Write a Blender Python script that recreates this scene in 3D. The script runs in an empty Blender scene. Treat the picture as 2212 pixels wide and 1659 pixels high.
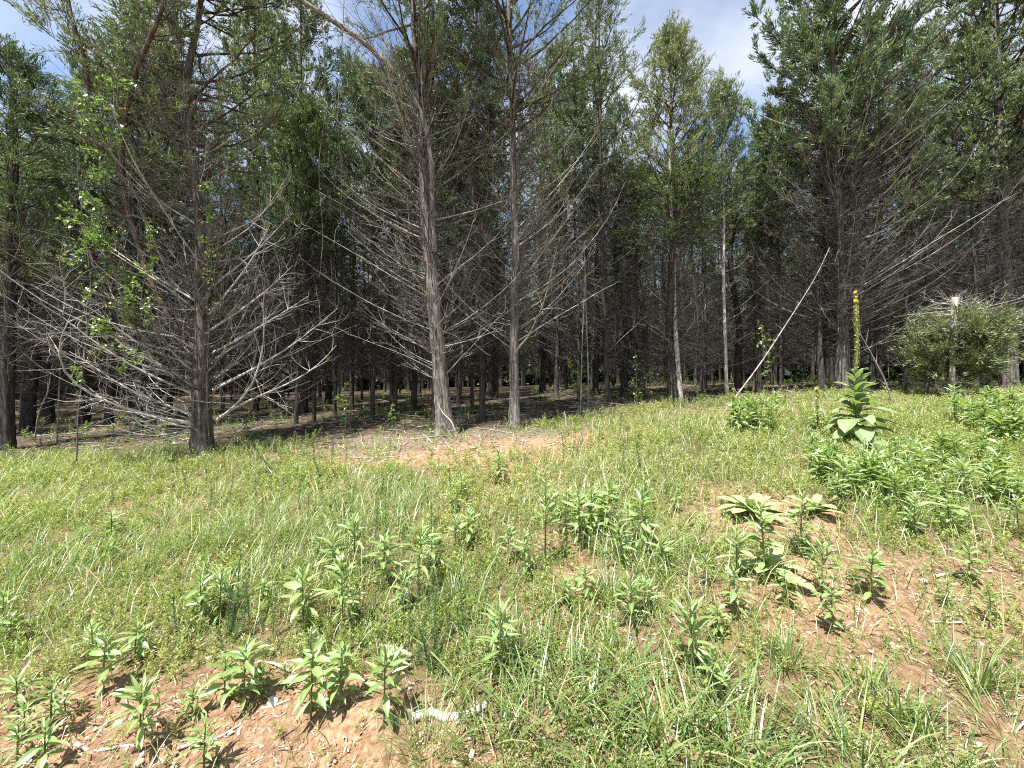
import bpy, math, random
import numpy as np
from mathutils import Matrix, Vector, Euler

# ------------------------------------------------------------------ camera, sky, sun, exposure
SC = bpy.context.scene
COL = SC.collection
F, CX, CY, EYE = 831.0, 1106.0, 829.5, 1.6          # focal length and centre in photo units (2212 wide), eye height in metres
cd = bpy.data.cameras.new("camera")
cam = bpy.data.objects.new("camera", cd)
COL.objects.link(cam)
cam.location = (0, 0, EYE)
cam.rotation_euler = (math.radians(90), 0, 0)
cd.sensor_width = 36.0
cd.lens = 36.0 * F / 2212.0
cd.clip_start, cd.clip_end = 0.05, 400
SC.camera = cam

SUN_EL, SUN_AZ = 67.0, -140.0                        # azimuth clockwise from the view direction: behind and to the left
W = bpy.data.worlds.new("World")
SC.world = W
W.use_nodes = True
nt = W.node_tree
bg = nt.nodes["Background"]
sky = nt.nodes.new("ShaderNodeTexSky")
sky.sky_type = 'NISHITA'
sky.sun_disc = False
sky.sun_elevation = math.radians(SUN_EL)
sky.sun_rotation = math.radians(SUN_AZ)
sky.air_density, sky.dust_density, sky.ozone_density = 1.0, 0.6, 1.5
tc = nt.nodes.new("ShaderNodeTexCoord")
sep = nt.nodes.new("ShaderNodeSeparateXYZ")
nt.links.new(tc.outputs["Generated"], sep.inputs[0])
addz = nt.nodes.new("ShaderNodeMath"); addz.operation = 'ADD'; addz.inputs[1].default_value = 0.22
nt.links.new(sep.outputs["Z"], addz.inputs[0])
mxz = nt.nodes.new("ShaderNodeMath"); mxz.operation = 'MAXIMUM'; mxz.inputs[1].default_value = 0.05
nt.links.new(addz.outputs[0], mxz.inputs[0])
comb = nt.nodes.new("ShaderNodeCombineXYZ")
for ax in ("X", "Y"):
    d = nt.nodes.new("ShaderNodeMath"); d.operation = 'DIVIDE'
    nt.links.new(sep.outputs[ax], d.inputs[0]); nt.links.new(mxz.outputs[0], d.inputs[1])
    nt.links.new(d.outputs[0], comb.inputs[ax])
mp = nt.nodes.new("ShaderNodeMapping")
mp.inputs["Location"].default_value = (2.3, 0.4, 0.0)
nt.links.new(comb.outputs[0], mp.inputs["Vector"])
cn = nt.nodes.new("ShaderNodeTexNoise")
cn.inputs["Scale"].default_value = 1.9
cn.inputs["Detail"].default_value = 7
cn.inputs["Roughness"].default_value = 0.52
nt.links.new(mp.outputs[0], cn.inputs["Vector"])
cr = nt.nodes.new("ShaderNodeValToRGB")
cr.color_ramp.elements[0].position = 0.36; cr.color_ramp.elements[0].color = (0, 0, 0, 1)
cr.color_ramp.elements[1].position = 0.68; cr.color_ramp.elements[1].color = (1, 1, 1, 1)
nt.links.new(cn.outputs["Fac"], cr.inputs[0])
mix = nt.nodes.new("ShaderNodeMix"); mix.data_type = 'RGBA'
nt.links.new(cr.outputs[0], mix.inputs["Factor"])
nt.links.new(sky.outputs[0], mix.inputs["A"])
mix.inputs["B"].default_value = (4.3, 4.5, 4.8, 1)
nt.links.new(mix.outputs["Result"], bg.inputs["Color"])
bg.inputs["Strength"].default_value = 0.085

sl = bpy.data.lights.new("sun", 'SUN')
sl.energy, sl.angle, sl.color = 5.0, math.radians(0.53), (1.0, 0.96, 0.89)
sun = bpy.data.objects.new("sun", sl)
COL.objects.link(sun)
_a, _e = math.radians(SUN_AZ), math.radians(SUN_EL)
TO_SUN = Vector((math.sin(_a) * math.cos(_e), math.cos(_a) * math.cos(_e), math.sin(_e)))
sun.rotation_euler = TO_SUN.to_track_quat('Z', 'Y').to_euler()
sun.location = TO_SUN * 60

SC.view_settings.view_transform = 'Standard'
SC.view_settings.look = 'None'
SC.view_settings.gamma = 1.0
SC.view_settings.use_curve_mapping = False
SC.view_settings.exposure = 1.55
cy_ = SC.cycles
cy_.max_bounces, cy_.diffuse_bounces, cy_.glossy_bounces, cy_.transmission_bounces = 7, 4, 2, 5
cy_.filter_width = 1.1
cy_.use_denoising = False

# ------------------------------------------------------------------ helpers
RNG = np.random.default_rng(11)
PI = math.pi


def norm(a):
    return a / np.maximum(np.linalg.norm(a, axis=-1, keepdims=True), 1e-9)


class Acc:
    """Collects quads (a triangle repeats no vertex: 3-gons go to tris) with a material slot and a per-vertex tint."""
    def __init__(self):
        self.v, self.q, self.t, self.n, self.mq, self.mt, self.tint = [], [], [], 0, [], [], []

    def add(self, V, Q=None, mat=0, tint=0.5, T=None):
        V = np.asarray(V, float).reshape(-1, 3)
        self.v.append(V)
        ti = np.broadcast_to(np.asarray(tint, float), (len(V),)) if np.ndim(tint) <= 1 else np.asarray(tint).ravel()
        self.tint.append(ti)
        if Q is not None and len(Q):
            Q = np.asarray(Q).reshape(-1, 4)
            self.q.append(Q + self.n); self.mq.append(np.full(len(Q), mat))
        if T is not None and len(T):
            T = np.asarray(T).reshape(-1, 3)
            self.t.append(T + self.n); self.mt.append(np.full(len(T), mat))
        self.n += len(V)

    def mesh(self, name, mats, smooth=True):
        me = bpy.data.meshes.new(name)
        V = np.concatenate(self.v) if self.v else np.zeros((0, 3))
        Q = np.concatenate(self.q) if self.q else np.zeros((0, 4), int)
        T = np.concatenate(self.t) if self.t else np.zeros((0, 3), int)
        mi = np.concatenate(self.mq + self.mt) if (self.mq or self.mt) else np.zeros(0, int)
        me.vertices.add(len(V)); me.vertices.foreach_set("co", V.astype(np.float32).ravel())
        loops = np.concatenate([Q.ravel(), T.ravel()]).astype(np.int32)
        me.loops.add(len(loops)); me.loops.foreach_set("vertex_index", loops)
        tot = np.concatenate([np.full(len(Q), 4), np.full(len(T), 3)]).astype(np.int32)
        st = np.concatenate([[0], np.cumsum(tot)[:-1]]).astype(np.int32) if len(tot) else tot
        me.polygons.add(len(tot)); me.polygons.foreach_set("loop_start", st)
        try:
            me.polygons.foreach_set("loop_total", tot)
        except Exception:
            pass
        me.polygons.foreach_set("material_index", mi.astype(np.int32))
        me.polygons.foreach_set("use_smooth", np.full(len(tot), bool(smooth)))
        a = me.attributes.new("tint", 'FLOAT', 'POINT')
        a.data.foreach_set("value", np.concatenate(self.tint).astype(np.float32) if self.tint else np.zeros(0, np.float32))
        for m in mats:
            me.materials.append(m)
        me.update(calc_edges=True)
        return me


def link(name, me, parent=None):
    o = bpy.data.objects.new(name, me)
    COL.objects.link(o)
    if parent is not None:
        o.parent = parent
    return o


def tag(o, label=None, cat=None, group=None, kind=None):
    if label: o["label"] = label
    if cat: o["category"] = cat
    if group: o["group"] = group
    if kind: o["kind"] = kind
    return o


def thing(name, label, cat, loc, rz=0.0, group=None):
    o = link(name, None)
    o.location = loc
    o.rotation_euler = (0, 0, rz)
    o.empty_display_size = 0.1
    return tag(o, label, cat, group)


def copy_tree(root, loc, rz, sc=(1, 1, 1)):
    r = root.copy(); COL.objects.link(r)
    r.location = loc; r.rotation_euler = (0, 0, rz); r.scale = sc
    for ch in list(root.children):
        c = ch.copy(); COL.objects.link(c); c.parent = r
        for g in list(ch.children):
            d = g.copy(); COL.objects.link(d); d.parent = c
    return r


def tubes(P, R, k):
    """m tubes at once: P (m,n,3) centre lines, R (m,n) radii, k sides -> verts, quads."""
    P = np.asarray(P, float); R = np.asarray(R, float)
    if P.ndim == 2:
        P, R = P[None], R[None]
    m, n, _ = P.shape
    T = norm(np.gradient(P, axis=1))
    ov = norm(P[:, -1] - P[:, 0])
    ref = np.where(np.abs(ov[:, 2:3]) < 0.8, np.array([[0, 0, 1.0]]), np.array([[1.0, 0, 0]]))[:, None, :]
    A = norm(np.cross(T, np.broadcast_to(ref, T.shape)))
    B = np.cross(T, A)
    th = np.arange(k) * 2 * PI / k
    V = P[:, :, None] + R[:, :, None, None] * (A[:, :, None] * np.cos(th)[None, None, :, None] + B[:, :, None] * np.sin(th)[None, None, :, None])
    idx = np.arange(m * n * k).reshape(m, n, k)
    a = idx[:, :-1]; b = idx[:, 1:]
    Q = np.stack([a, np.roll(a, -1, 2), np.roll(b, -1, 2), b], -1)
    return V.reshape(-1, 3), Q.reshape(-1, 4)


def kites(pos, d, L, Wd, rng, bend=0.15):
    """small leaf-shaped quads: base, left, tip, right."""
    n = len(pos)
    d = norm(d)
    rnd = norm(rng.normal(size=(n, 3)))
    side = norm(np.cross(d, rnd)); up = np.cross(side, d)
    L = np.broadcast_to(L, (n,))[:, None]; Wd = np.broadcast_to(Wd, (n,))[:, None]
    mid = pos + d * L * 0.45 + up * L * bend
    V = np.stack([pos, mid - side * Wd / 2, pos + d * L, mid + side * Wd / 2], 1)
    return V.reshape(-1, 3), np.arange(4 * n).reshape(n, 4)


def blades(pos, az, lean, curl, L, Wd, seg=3, rng=None, z=None):
    """curved ribbons (grass). lean = angle from vertical at the root, curl = extra angle by the tip."""
    n = len(pos)
    s = (np.arange(seg) + 0.5) / seg
    ang = lean[:, None] + curl[:, None] * s[None] ** 1.3
    step = (L / seg)[:, None]
    h = np.cumsum(np.sin(ang) * step, 1); v = np.cumsum(np.cos(ang) * step, 1)
    h = np.concatenate([np.zeros((n, 1)), h], 1); v = np.concatenate([np.zeros((n, 1)), v], 1)
    dx, dy = np.cos(az)[:, None], np.sin(az)[:, None]
    C = np.stack([pos[:, 0:1] + dx * h, pos[:, 1:2] + dy * h, pos[:, 2:3] + v], -1)
    tw = az + PI / 2 + (rng.normal(0, 0.45, n) if rng is not None else 0)
    side = np.stack([np.cos(tw), np.sin(tw), np.zeros(n)], -1)[:, None]
    sw = np.interp(np.arange(seg + 1) / seg, [0, 0.3, 0.75, 1], [0.75, 1.0, 0.7, 0.06])
    w = (Wd[:, None] * sw[None] / 2)[..., None]
    V = np.stack([C - side * w, C + side * w], 2)
    idx = np.arange(n * (seg + 1) * 2).reshape(n, seg + 1, 2)
    Q = np.stack([idx[:, :-1, 0], idx[:, :-1, 1], idx[:, 1:, 1], idx[:, 1:, 0]], -1)
    return V.reshape(-1, 3), Q.reshape(-1, 4)


def vnoise(x, y, s, seed=0):
    """smooth value noise in [0,1]."""
    x = np.asarray(x, float) * s + seed * 17.3; y = np.asarray(y, float) * s + seed * 9.1
    xi, yi = np.floor(x), np.floor(y)
    fx, fy = x - xi, y - yi
    fx = fx * fx * (3 - 2 * fx); fy = fy * fy * (3 - 2 * fy)

    def h(a, b):
        q = np.sin(a * 127.1 + b * 311.7 + seed * 74.7) * 43758.5453
        return q - np.floor(q)
    return (h(xi, yi) * (1 - fx) + h(xi + 1, yi) * fx) * (1 - fy) + (h(xi, yi + 1) * (1 - fx) + h(xi + 1, yi + 1) * fx) * fy


# ------------------------------------------------------------------ terrain
_BY = [-60, -5, 0, 1.5, 2.5, 4.5, 6.5, 8, 12, 20, 40, 120]
_BZ = [-1.2, -0.35, -0.06, 0.05, 0.20, 0.50, 0.80, 0.96, 1.13, 1.28, 1.42, 1.9]


def gz(x, y):
    x = np.asarray(x, float); y = np.asarray(y, float)
    b = np.interp(y, _BY, _BZ)
    cs = np.where(x < 0, 0.05 * np.maximum(x, -16), 0.068 * np.minimum(x, 6) + 0.006 * np.maximum(np.minimum(x, 40) - 6, 0))
    f = np.clip(y / 3.0, 0.25, 1)
    far = np.clip((y - 12) / 25, 0, 1)
    bump = (vnoise(x, y, 0.9, 1) - 0.5) * 0.09 + (vnoise(x, y, 2.7, 2) - 0.5) * 0.045 + (vnoise(x, y, 7.5, 3) - 0.5) * 0.018
    return b + cs * f * (1 - 0.45 * far) + bump


def at(u, v):
    """the point of the ground seen at photo position (u, v)."""
    Y = np.linspace(0.9, 60, 6000)
    x = (u - CX) / F * Y
    below = EYE - (v - CY) / F * Y < gz(x, Y)
    i = int(np.argmax(below)) if below.any() else 1500
    return Vector((float(x[i]), float(Y[i]), float(gz(x[i], Y[i]))))


def proj(x, y, z):
    return CX + F * x / y, CY - F * (z - EYE) / y


# ------------------------------------------------------------------ materials
def mat_new(name):
    m = bpy.data.materials.new(name)
    m.use_nodes = True
    t = m.node_tree
    t.nodes.clear()
    return m, t, t.nodes.new("ShaderNodeOutputMaterial")


def ramp(t, stops):
    r = t.nodes.new("ShaderNodeValToRGB")
    e = r.color_ramp.elements
    while len(e) < len(stops):
        e.new(0.5)
    for i, (p, c) in enumerate(stops):
        e[i].position = p; e[i].color = (*c, 1)
    return r


def leaf_mat(name, stops, trans=0.35, gloss=0.06, rough=0.45, nscale=0.0, tcol=(1.15, 1.25, 0.6)):
    """thin leaf: diffuse + translucent + a little sheen; colour by the tint attribute plus the object's random number."""
    m, t, out = mat_new(name)
    at_ = t.nodes.new("ShaderNodeAttribute"); at_.attribute_name = "tint"
    fac = at_.outputs["Fac"]
    oi = t.nodes.new("ShaderNodeObjectInfo")
    ma = t.nodes.new("ShaderNodeMath"); ma.operation = 'MULTIPLY_ADD'
    t.links.new(oi.outputs["Random"], ma.inputs[0]); ma.inputs[1].default_value = 0.3
    t.links.new(fac, ma.inputs[2])
    sb = t.nodes.new("ShaderNodeMath"); sb.operation = 'SUBTRACT'; sb.inputs[1].default_value = 0.15
    t.links.new(ma.outputs[0], sb.inputs[0]); fac = sb.outputs[0]
    if nscale:
        g = t.nodes.new("ShaderNodeNewGeometry")
        nz = t.nodes.new("ShaderNodeTexNoise"); nz.inputs["Scale"].default_value = nscale; nz.inputs["Detail"].default_value = 3
        t.links.new(g.outputs["Position"], nz.inputs["Vector"])
        m2 = t.nodes.new("ShaderNodeMath"); m2.operation = 'MULTIPLY_ADD'
        t.links.new(nz.outputs["Fac"], m2.inputs[0]); m2.inputs[1].default_value = 0.5
        t.links.new(fac, m2.inputs[2])
        m3 = t.nodes.new("ShaderNodeMath"); m3.operation = 'SUBTRACT'; m3.inputs[1].default_value = 0.25
        t.links.new(m2.outputs[0], m3.inputs[0]); fac = m3.outputs[0]
    r = ramp(t, stops)
    t.links.new(fac, r.inputs[0])
    df = t.nodes.new("ShaderNodeBsdfDiffuse"); t.links.new(r.outputs[0], df.inputs["Color"])
    tr = t.nodes.new("ShaderNodeBsdfTranslucent")
    mu = t.nodes.new("ShaderNodeMix"); mu.data_type = 'RGBA'; mu.blend_type = 'MULTIPLY'; mu.inputs["Factor"].default_value = 1
    t.links.new(r.outputs[0], mu.inputs["A"]); mu.inputs["B"].default_value = (*tcol, 1)
    t.links.new(mu.outputs["Result"], tr.inputs["Color"])
    mx = t.nodes.new("ShaderNodeMixShader"); mx.inputs[0].default_value = trans
    t.links.new(df.outputs[0], mx.inputs[1]); t.links.new(tr.outputs[0], mx.inputs[2])
    last = mx
    if gloss:
        gl = t.nodes.new("ShaderNodeBsdfGlossy"); gl.inputs["Roughness"].default_value = rough
        gl.inputs["Color"].default_value = (0.85, 0.9, 0.95, 1)
        m4 = t.nodes.new("ShaderNodeMixShader"); m4.inputs[0].default_value = gloss
        t.links.new(mx.outputs[0], m4.inputs[1]); t.links.new(gl.outputs[0], m4.inputs[2]); last = m4
    t.links.new(last.outputs[0], out.inputs["Surface"])
    return m


def bark_mat(name, stops, zs=0.12, scale=22, bump=0.6, lichen=0.0):
    m, t, out = mat_new(name)
    b = t.nodes.new("ShaderNodeBsdfPrincipled")
    b.inputs["Roughness"].default_value = 0.9
    b.inputs["Specular IOR Level"].default_value = 0.15
    tcn = t.nodes.new("ShaderNodeTexCoord")
    mpn = t.nodes.new("ShaderNodeMapping"); mpn.inputs["Scale"].default_value = (1, 1, zs)
    t.links.new(tcn.outputs["Object"], mpn.inputs["Vector"])
    n1 = t.nodes.new("ShaderNodeTexNoise"); n1.inputs["Scale"].default_value = scale; n1.inputs["Detail"].default_value = 6; n1.inputs["Roughness"].default_value = 0.65
    t.links.new(mpn.outputs[0], n1.inputs["Vector"])
    at_ = t.nodes.new("ShaderNodeAttribute"); at_.attribute_name = "tint"
    ma = t.nodes.new("ShaderNodeMath"); ma.operation = 'MULTIPLY_ADD'; ma.inputs[1].default_value = 0.7
    t.links.new(at_.outputs["Fac"], ma.inputs[0])
    t.links.new(n1.outputs["Fac"], ma.inputs[2])
    sb = t.nodes.new("ShaderNodeMath"); sb.operation = 'SUBTRACT'; sb.inputs[1].default_value = 0.35
    t.links.new(ma.outputs[0], sb.inputs[0])
    r = ramp(t, stops)
    t.links.new(sb.outputs[0], r.inputs[0])
    col = r.outputs[0]
    if lichen:
        n2 = t.nodes.new("ShaderNodeTexNoise"); n2.inputs["Scale"].default_value = 9; n2.inputs["Detail"].default_value = 5
        t.links.new(tcn.outputs["Object"], n2.inputs["Vector"])
        r2 = ramp(t, [(0.52, (0, 0, 0)), (0.66, (1, 1, 1))])
        t.links.new(n2.outputs["Fac"], r2.inputs[0])
        mm = t.nodes.new("ShaderNodeMath"); mm.operation = 'MULTIPLY'; mm.inputs[1].default_value = lichen
        t.links.new(r2.outputs[0], mm.inputs[0])
        mx = t.nodes.new("ShaderNodeMix"); mx.data_type = 'RGBA'
        t.links.new(mm.outputs[0], mx.inputs["Factor"]); t.links.new(col, mx.inputs["A"])
        mx.inputs["B"].default_value = (0.34, 0.35, 0.29, 1)
        col = mx.outputs["Result"]
    t.links.new(col, b.inputs["Base Color"])
    if bump:
        bp = t.nodes.new("ShaderNodeBump"); bp.inputs["Strength"].default_value = bump; bp.inputs["Distance"].default_value = 0.02
        t.links.new(n1.outputs["Fac"], bp.inputs["Height"]); t.links.new(bp.outputs[0], b.inputs["Normal"])
    t.links.new(b.outputs[0], out.inputs["Surface"])
    return m


def plain_mat(name, stops, scale=30, rough=0.9, bump=0.2):
    return bark_mat(name, stops, 1.0, scale, bump)


M_BARK = bark_mat("shredded_bark", [(0.30, (0.032, 0.026, 0.022)), (0.44, (0.10, 0.084, 0.072)), (0.58, (0.205, 0.185, 0.165)), (0.78, (0.36, 0.335, 0.305))], 0.07, 34, 1.0, lichen=0.3)
M_SHADEDLEFTBARK = bark_mat("shade_darkened_shaggy_bark", [(0.30, (0.024, 0.018, 0.015)), (0.46, (0.068, 0.054, 0.046)), (0.60, (0.15, 0.125, 0.108)), (0.8, (0.30, 0.27, 0.24))], 0.06, 30, 1.0, lichen=0.2)  # darkened bark: the crown's shade on the left trunk is in the colour
M_REDBARK = bark_mat("red_brown_bark", [(0.3, (0.032, 0.022, 0.017)), (0.5, (0.085, 0.058, 0.044)), (0.7, (0.17, 0.125, 0.10))])
M_PALEBARK = bark_mat("pale_bark", [(0.3, (0.18, 0.155, 0.13)), (0.5, (0.40, 0.365, 0.325)), (0.7, (0.58, 0.54, 0.49))], scale=30)  # pale bark, raised further to imitate front sunlight on the slim trunks
M_SHADEDBARK = bark_mat("shade_darkened_bark", [(0.3, (0.020, 0.017, 0.015)), (0.5, (0.052, 0.045, 0.040)), (0.7, (0.11, 0.098, 0.088))])  # bark colour darkened to stand for the shade inside the wood
M_DEAD = bark_mat("dead_branch_wood", [(0.25, (0.058, 0.050, 0.042)), (0.5, (0.18, 0.163, 0.142)), (0.72, (0.42, 0.395, 0.36))], 1.0, 8, 0)
M_TWIG = bark_mat("dead_twig_wood", [(0.25, (0.040, 0.035, 0.029)), (0.5, (0.105, 0.095, 0.082)), (0.75, (0.25, 0.235, 0.21))], 1.0, 5, 0)
M_SHADEDTWIG = bark_mat("shade_darkened_twig_wood", [(0.25, (0.020, 0.018, 0.015)), (0.5, (0.052, 0.048, 0.041)), (0.75, (0.13, 0.122, 0.106))], 1.0, 5, 0)  # darker copy of the twig wood, with the wood's shade in its colour
M_CEDAR = leaf_mat("cedar_needles", [(0.0, (0.037, 0.062, 0.025)), (0.4, (0.083, 0.122, 0.056)), (0.75, (0.147, 0.191, 0.092)), (1.0, (0.231, 0.275, 0.144))], 0.25, 0.03, 0.5)
M_CEDARWARM = leaf_mat("olive_cedar_needles", [(0.0, (0.054, 0.078, 0.030)), (0.45, (0.120, 0.150, 0.067)), (0.8, (0.204, 0.234, 0.114)), (1.0, (0.282, 0.312, 0.168))], 0.28, 0.03, 0.5)
M_CEDARBLUE = leaf_mat("blue_green_cedar_needles", [(0.0, (0.043, 0.077, 0.043)), (0.45, (0.098, 0.152, 0.083)), (0.8, (0.163, 0.231, 0.122)), (1.0, (0.237, 0.306, 0.175))], 0.25, 0.03, 0.5)
M_COVER = leaf_mat("low_weed_leaves", [(0.0, (0.085, 0.145, 0.03)), (0.35, (0.165, 0.24, 0.05)), (0.65, (0.27, 0.335, 0.085)), (0.88, (0.38, 0.41, 0.14)), (1.0, (0.44, 0.40, 0.22))], 0.42, 0.03)
M_GRASS = leaf_mat("meadow_grass_blades", [(0.0, (0.07, 0.135, 0.03)), (0.4, (0.14, 0.22, 0.055)), (0.75, (0.25, 0.31, 0.10)), (0.9, (0.40, 0.38, 0.20)), (1.0, (0.52, 0.44, 0.28))], 0.35, 0.06)
M_FESCUE = leaf_mat("wide_fescue_blades", [(0.0, (0.075, 0.135, 0.035)), (0.5, (0.15, 0.225, 0.06)), (0.85, (0.25, 0.31, 0.105)), (1.0, (0.42, 0.40, 0.22))], 0.4, 0.05, 0.45)
M_WEED = leaf_mat("broad_weed_leaves", [(0.0, (0.12, 0.20, 0.06)), (0.5, (0.215, 0.31, 0.105)), (1.0, (0.35, 0.42, 0.17))], 0.42, 0.05, 0.45, 9.0)
M_WEEDSTEM = plain_mat("weed_stems", [(0.3, (0.10, 0.10, 0.04)), (0.6, (0.16, 0.17, 0.06)), (0.8, (0.17, 0.10, 0.06))], 12)
M_FEATHER = leaf_mat("feathery_weed_leaves", [(0.0, (0.06, 0.115, 0.04)), (0.5, (0.105, 0.175, 0.06)), (1.0, (0.18, 0.25, 0.09))], 0.3, 0.04)
M_MULLEIN = leaf_mat("woolly_mullein_leaves", [(0.0, (0.13, 0.19, 0.085)), (0.5, (0.20, 0.27, 0.125)), (1.0, (0.30, 0.37, 0.18))], 0.4, 0.03, 0.6, 14.0)
M_ROSETTE = leaf_mat("pale_rosette_leaves", [(0.0, (0.19, 0.25, 0.11)), (0.5, (0.275, 0.335, 0.155)), (1.0, (0.37, 0.42, 0.21))], 0.2, 0.03, 0.6, 14.0)
M_VINE = leaf_mat("vine_leaves", [(0.0, (0.06, 0.12, 0.025)), (0.5, (0.14, 0.23, 0.045)), (1.0, (0.27, 0.35, 0.09))], 0.42, 0.08, 0.35)
M_FLOWER = leaf_mat("yellow_petals", [(0.0, (0.55, 0.45, 0.05)), (1.0, (0.78, 0.68, 0.12))], 0.3, 0.02, 0.5, 0, (1.1, 1.05, 0.6))
M_BUD = plain_mat("mullein_buds", [(0.25, (0.13, 0.105, 0.045)), (0.45, (0.17, 0.19, 0.07)), (0.75, (0.36, 0.36, 0.14))], 60)
M_STRAW = leaf_mat("dry_straw", [(0.0, (0.17, 0.115, 0.075)), (0.4, (0.32, 0.245, 0.17)), (0.8, (0.50, 0.42, 0.32)), (1.0, (0.62, 0.56, 0.47))], 0.1, 0.03)
M_STONE = plain_mat("pebble_stone", [(0.2, (0.22, 0.13, 0.085)), (0.5, (0.40, 0.28, 0.20)), (0.8, (0.58, 0.49, 0.41))], 40)
M_WHITE = plain_mat("bleached_wood", [(0.25, (0.13, 0.11, 0.09)), (0.5, (0.29, 0.26, 0.225)), (0.75, (0.46, 0.43, 0.385))], 18)
M_WHITESTONE = plain_mat("white_quartz", [(0.25, (0.34, 0.31, 0.28)), (0.7, (0.56, 0.54, 0.51))], 25)


def ground_mat():
    m, t, out = mat_new("ground_soil_and_litter")
    b = t.nodes.new("ShaderNodeBsdfPrincipled")
    b.inputs["Roughness"].default_value = 0.95; b.inputs["Specular IOR Level"].default_value = 0.1
    g = t.nodes.new("ShaderNodeNewGeometry")

    def noise(s, det=6, ro=0.6):
        n = t.nodes.new("ShaderNodeTexNoise")
        n.inputs["Scale"].default_value = s; n.inputs["Detail"].default_value = det; n.inputs["Roughness"].default_value = ro
        t.links.new(g.outputs["Position"], n.inputs["Vector"])
        return n
    nA, nB, nC = noise(27, 9, 0.78), noise(2.1, 4), noise(120, 3)
    soil = ramp(t, [(0.30, (0.085, 0.047, 0.029)), (0.42, (0.26, 0.158, 0.10)), (0.53, (0.39, 0.26, 0.172)), (0.66, (0.56, 0.43, 0.32))])
    t.links.new(nA.outputs["Fac"], soil.inputs[0])
    soil2 = t.nodes.new("ShaderNodeMix"); soil2.data_type = 'RGBA'; soil2.blend_type = 'MULTIPLY'
    rB = ramp(t, [(0.35, (0.75, 0.72, 0.68)), (0.65, (1.08, 1.02, 0.95))])
    t.links.new(nB.outputs["Fac"], rB.inputs[0])
    soil2.inputs["Factor"].default_value = 1
    t.links.new(soil.outputs[0], soil2.inputs["A"]); t.links.new(rB.outputs[0], soil2.inputs["B"])
    litter = ramp(t, [(0.3, (0.06, 0.04, 0.03)), (0.48, (0.165, 0.12, 0.09)), (0.62, (0.28, 0.225, 0.175)), (0.78, (0.42, 0.37, 0.31))])
    t.links.new(nA.outputs["Fac"], litter.inputs[0])
    floor = ramp(t, [(0.3, (0.02, 0.014, 0.010)), (0.5, (0.056, 0.042, 0.030)), (0.7, (0.115, 0.09, 0.066))])  # brown litter floor, its colours darkened to imitate shade under the trees
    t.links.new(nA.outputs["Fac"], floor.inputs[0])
    moss_shade = ramp(t, [(0.3, (0.025, 0.034, 0.013)), (0.55, (0.07, 0.08, 0.032)), (0.75, (0.16, 0.15, 0.08))])  # green underlay, darkened to paint shadow between the plant clumps
    t.links.new(nC.outputs["Fac"], moss_shade.inputs[0])
    col = soil2.outputs["Result"]
    for attr, src in (("litter", litter), ("moss_shade", moss_shade), ("floor", floor)):
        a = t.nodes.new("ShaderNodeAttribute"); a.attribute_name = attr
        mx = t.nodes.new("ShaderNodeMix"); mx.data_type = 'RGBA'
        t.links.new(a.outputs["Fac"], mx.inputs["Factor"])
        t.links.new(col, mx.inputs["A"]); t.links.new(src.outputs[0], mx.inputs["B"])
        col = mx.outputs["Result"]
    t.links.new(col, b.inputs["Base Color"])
    bp = t.nodes.new("ShaderNodeBump"); bp.inputs["Strength"].default_value = 1.0; bp.inputs["Distance"].default_value = 0.03
    t.links.new(nA.outputs["Fac"], bp.inputs["Height"]); t.links.new(bp.outputs[0], b.inputs["Normal"])
    t.links.new(b.outputs[0], out.inputs["Surface"])
    return m


# ------------------------------------------------------------------ how thickly the meadow grows (0..1), mapped over the ground
_BARE = [  # photo position, half-width, half-height of the bare patches, how bare
    (120, 1640, 460, 120, .96), (430, 1600, 460, 140, .96), (760, 1600, 280, 140, .96), (620, 1480, 330, 50, .75), (850, 1500, 90, 70, .8),
    (300, 1480, 330, 45, .5), (1980, 1300, 420, 110, .8), (1760, 1250, 260, 70, .8), (2160, 1420, 260, 90, .72), (1700, 1390, 260, 60, .55),
    (1640, 1130, 190, 55, .8), (1580, 1085, 130, 40, .6), (2120, 1180, 160, 40, .6), (1220, 1175, 60, 30, .8), (1290, 1235, 90, 30, .75), (1520, 1500, 200, 60, .35),
    (2140, 1600, 260, 100, .85), (1900, 1500, 330, 130, .75), (1350, 1580, 340, 150, .8), (1780, 1620, 260, 100, .7), (2050, 1400, 300, 90, .7), (1690, 1330, 160, 70, .7), (1480, 1330, 200, 60, .45), (1130, 1350, 200, 40, .35), (1250, 1290, 130, 35, .5),
    (870, 985, 230, 40, .88), (1020, 955, 220, 34, .95), (1010, 1010, 160, 24, .6), (760, 950, 120, 16, .6), (1150, 950, 170, 22, .85), (1330, 930, 150, 14, .5), (470, 962, 90, 12, .7),
    (1600, 893, 150, 12, .75), (1700, 885, 130, 10, .6), (1200, 985, 120, 18, .45), (60, 1290, 110, 50, .2), (160, 1420, 120, 40, .3),
]


def edge_y(x):
    """distance of the shaded wood's edge: where the meadow stops."""
    return np.interp(x, [-14, -7, -5, -1.2, 0.3, 3.5, 5, 8, 14], [6.6, 6.2, 6.2, 6.5, 6.7, 8.0, 7.8, 7.8, 8.5])


def cover(x, y):
    z = gz(x, y)
    yy = np.maximum(y, 0.6)
    u, v = proj(x, yy, z)
    d = 0.72 + 0.5 * vnoise(x, y, 1.1, 5) - 0.25 * vnoise(x, y, 3.2, 6)
    bare = np.zeros_like(u)
    wob = (vnoise(x, y, 2.2, 8) - 0.5) * 0.9
    for bu, bv, hw, hh, s in _BARE:
        r = ((u - bu) / hw) ** 2 + ((v - bv) / hh) ** 2 + wob
        bare = np.maximum(bare, s * np.clip(1.6 - r, 0, 1))
    d = d * (1 - bare)
    d = d * np.clip((edge_y(x) - y) / 0.5 + 0.5, 0.0, 1)
    return np.clip(d, 0, 1)


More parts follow.
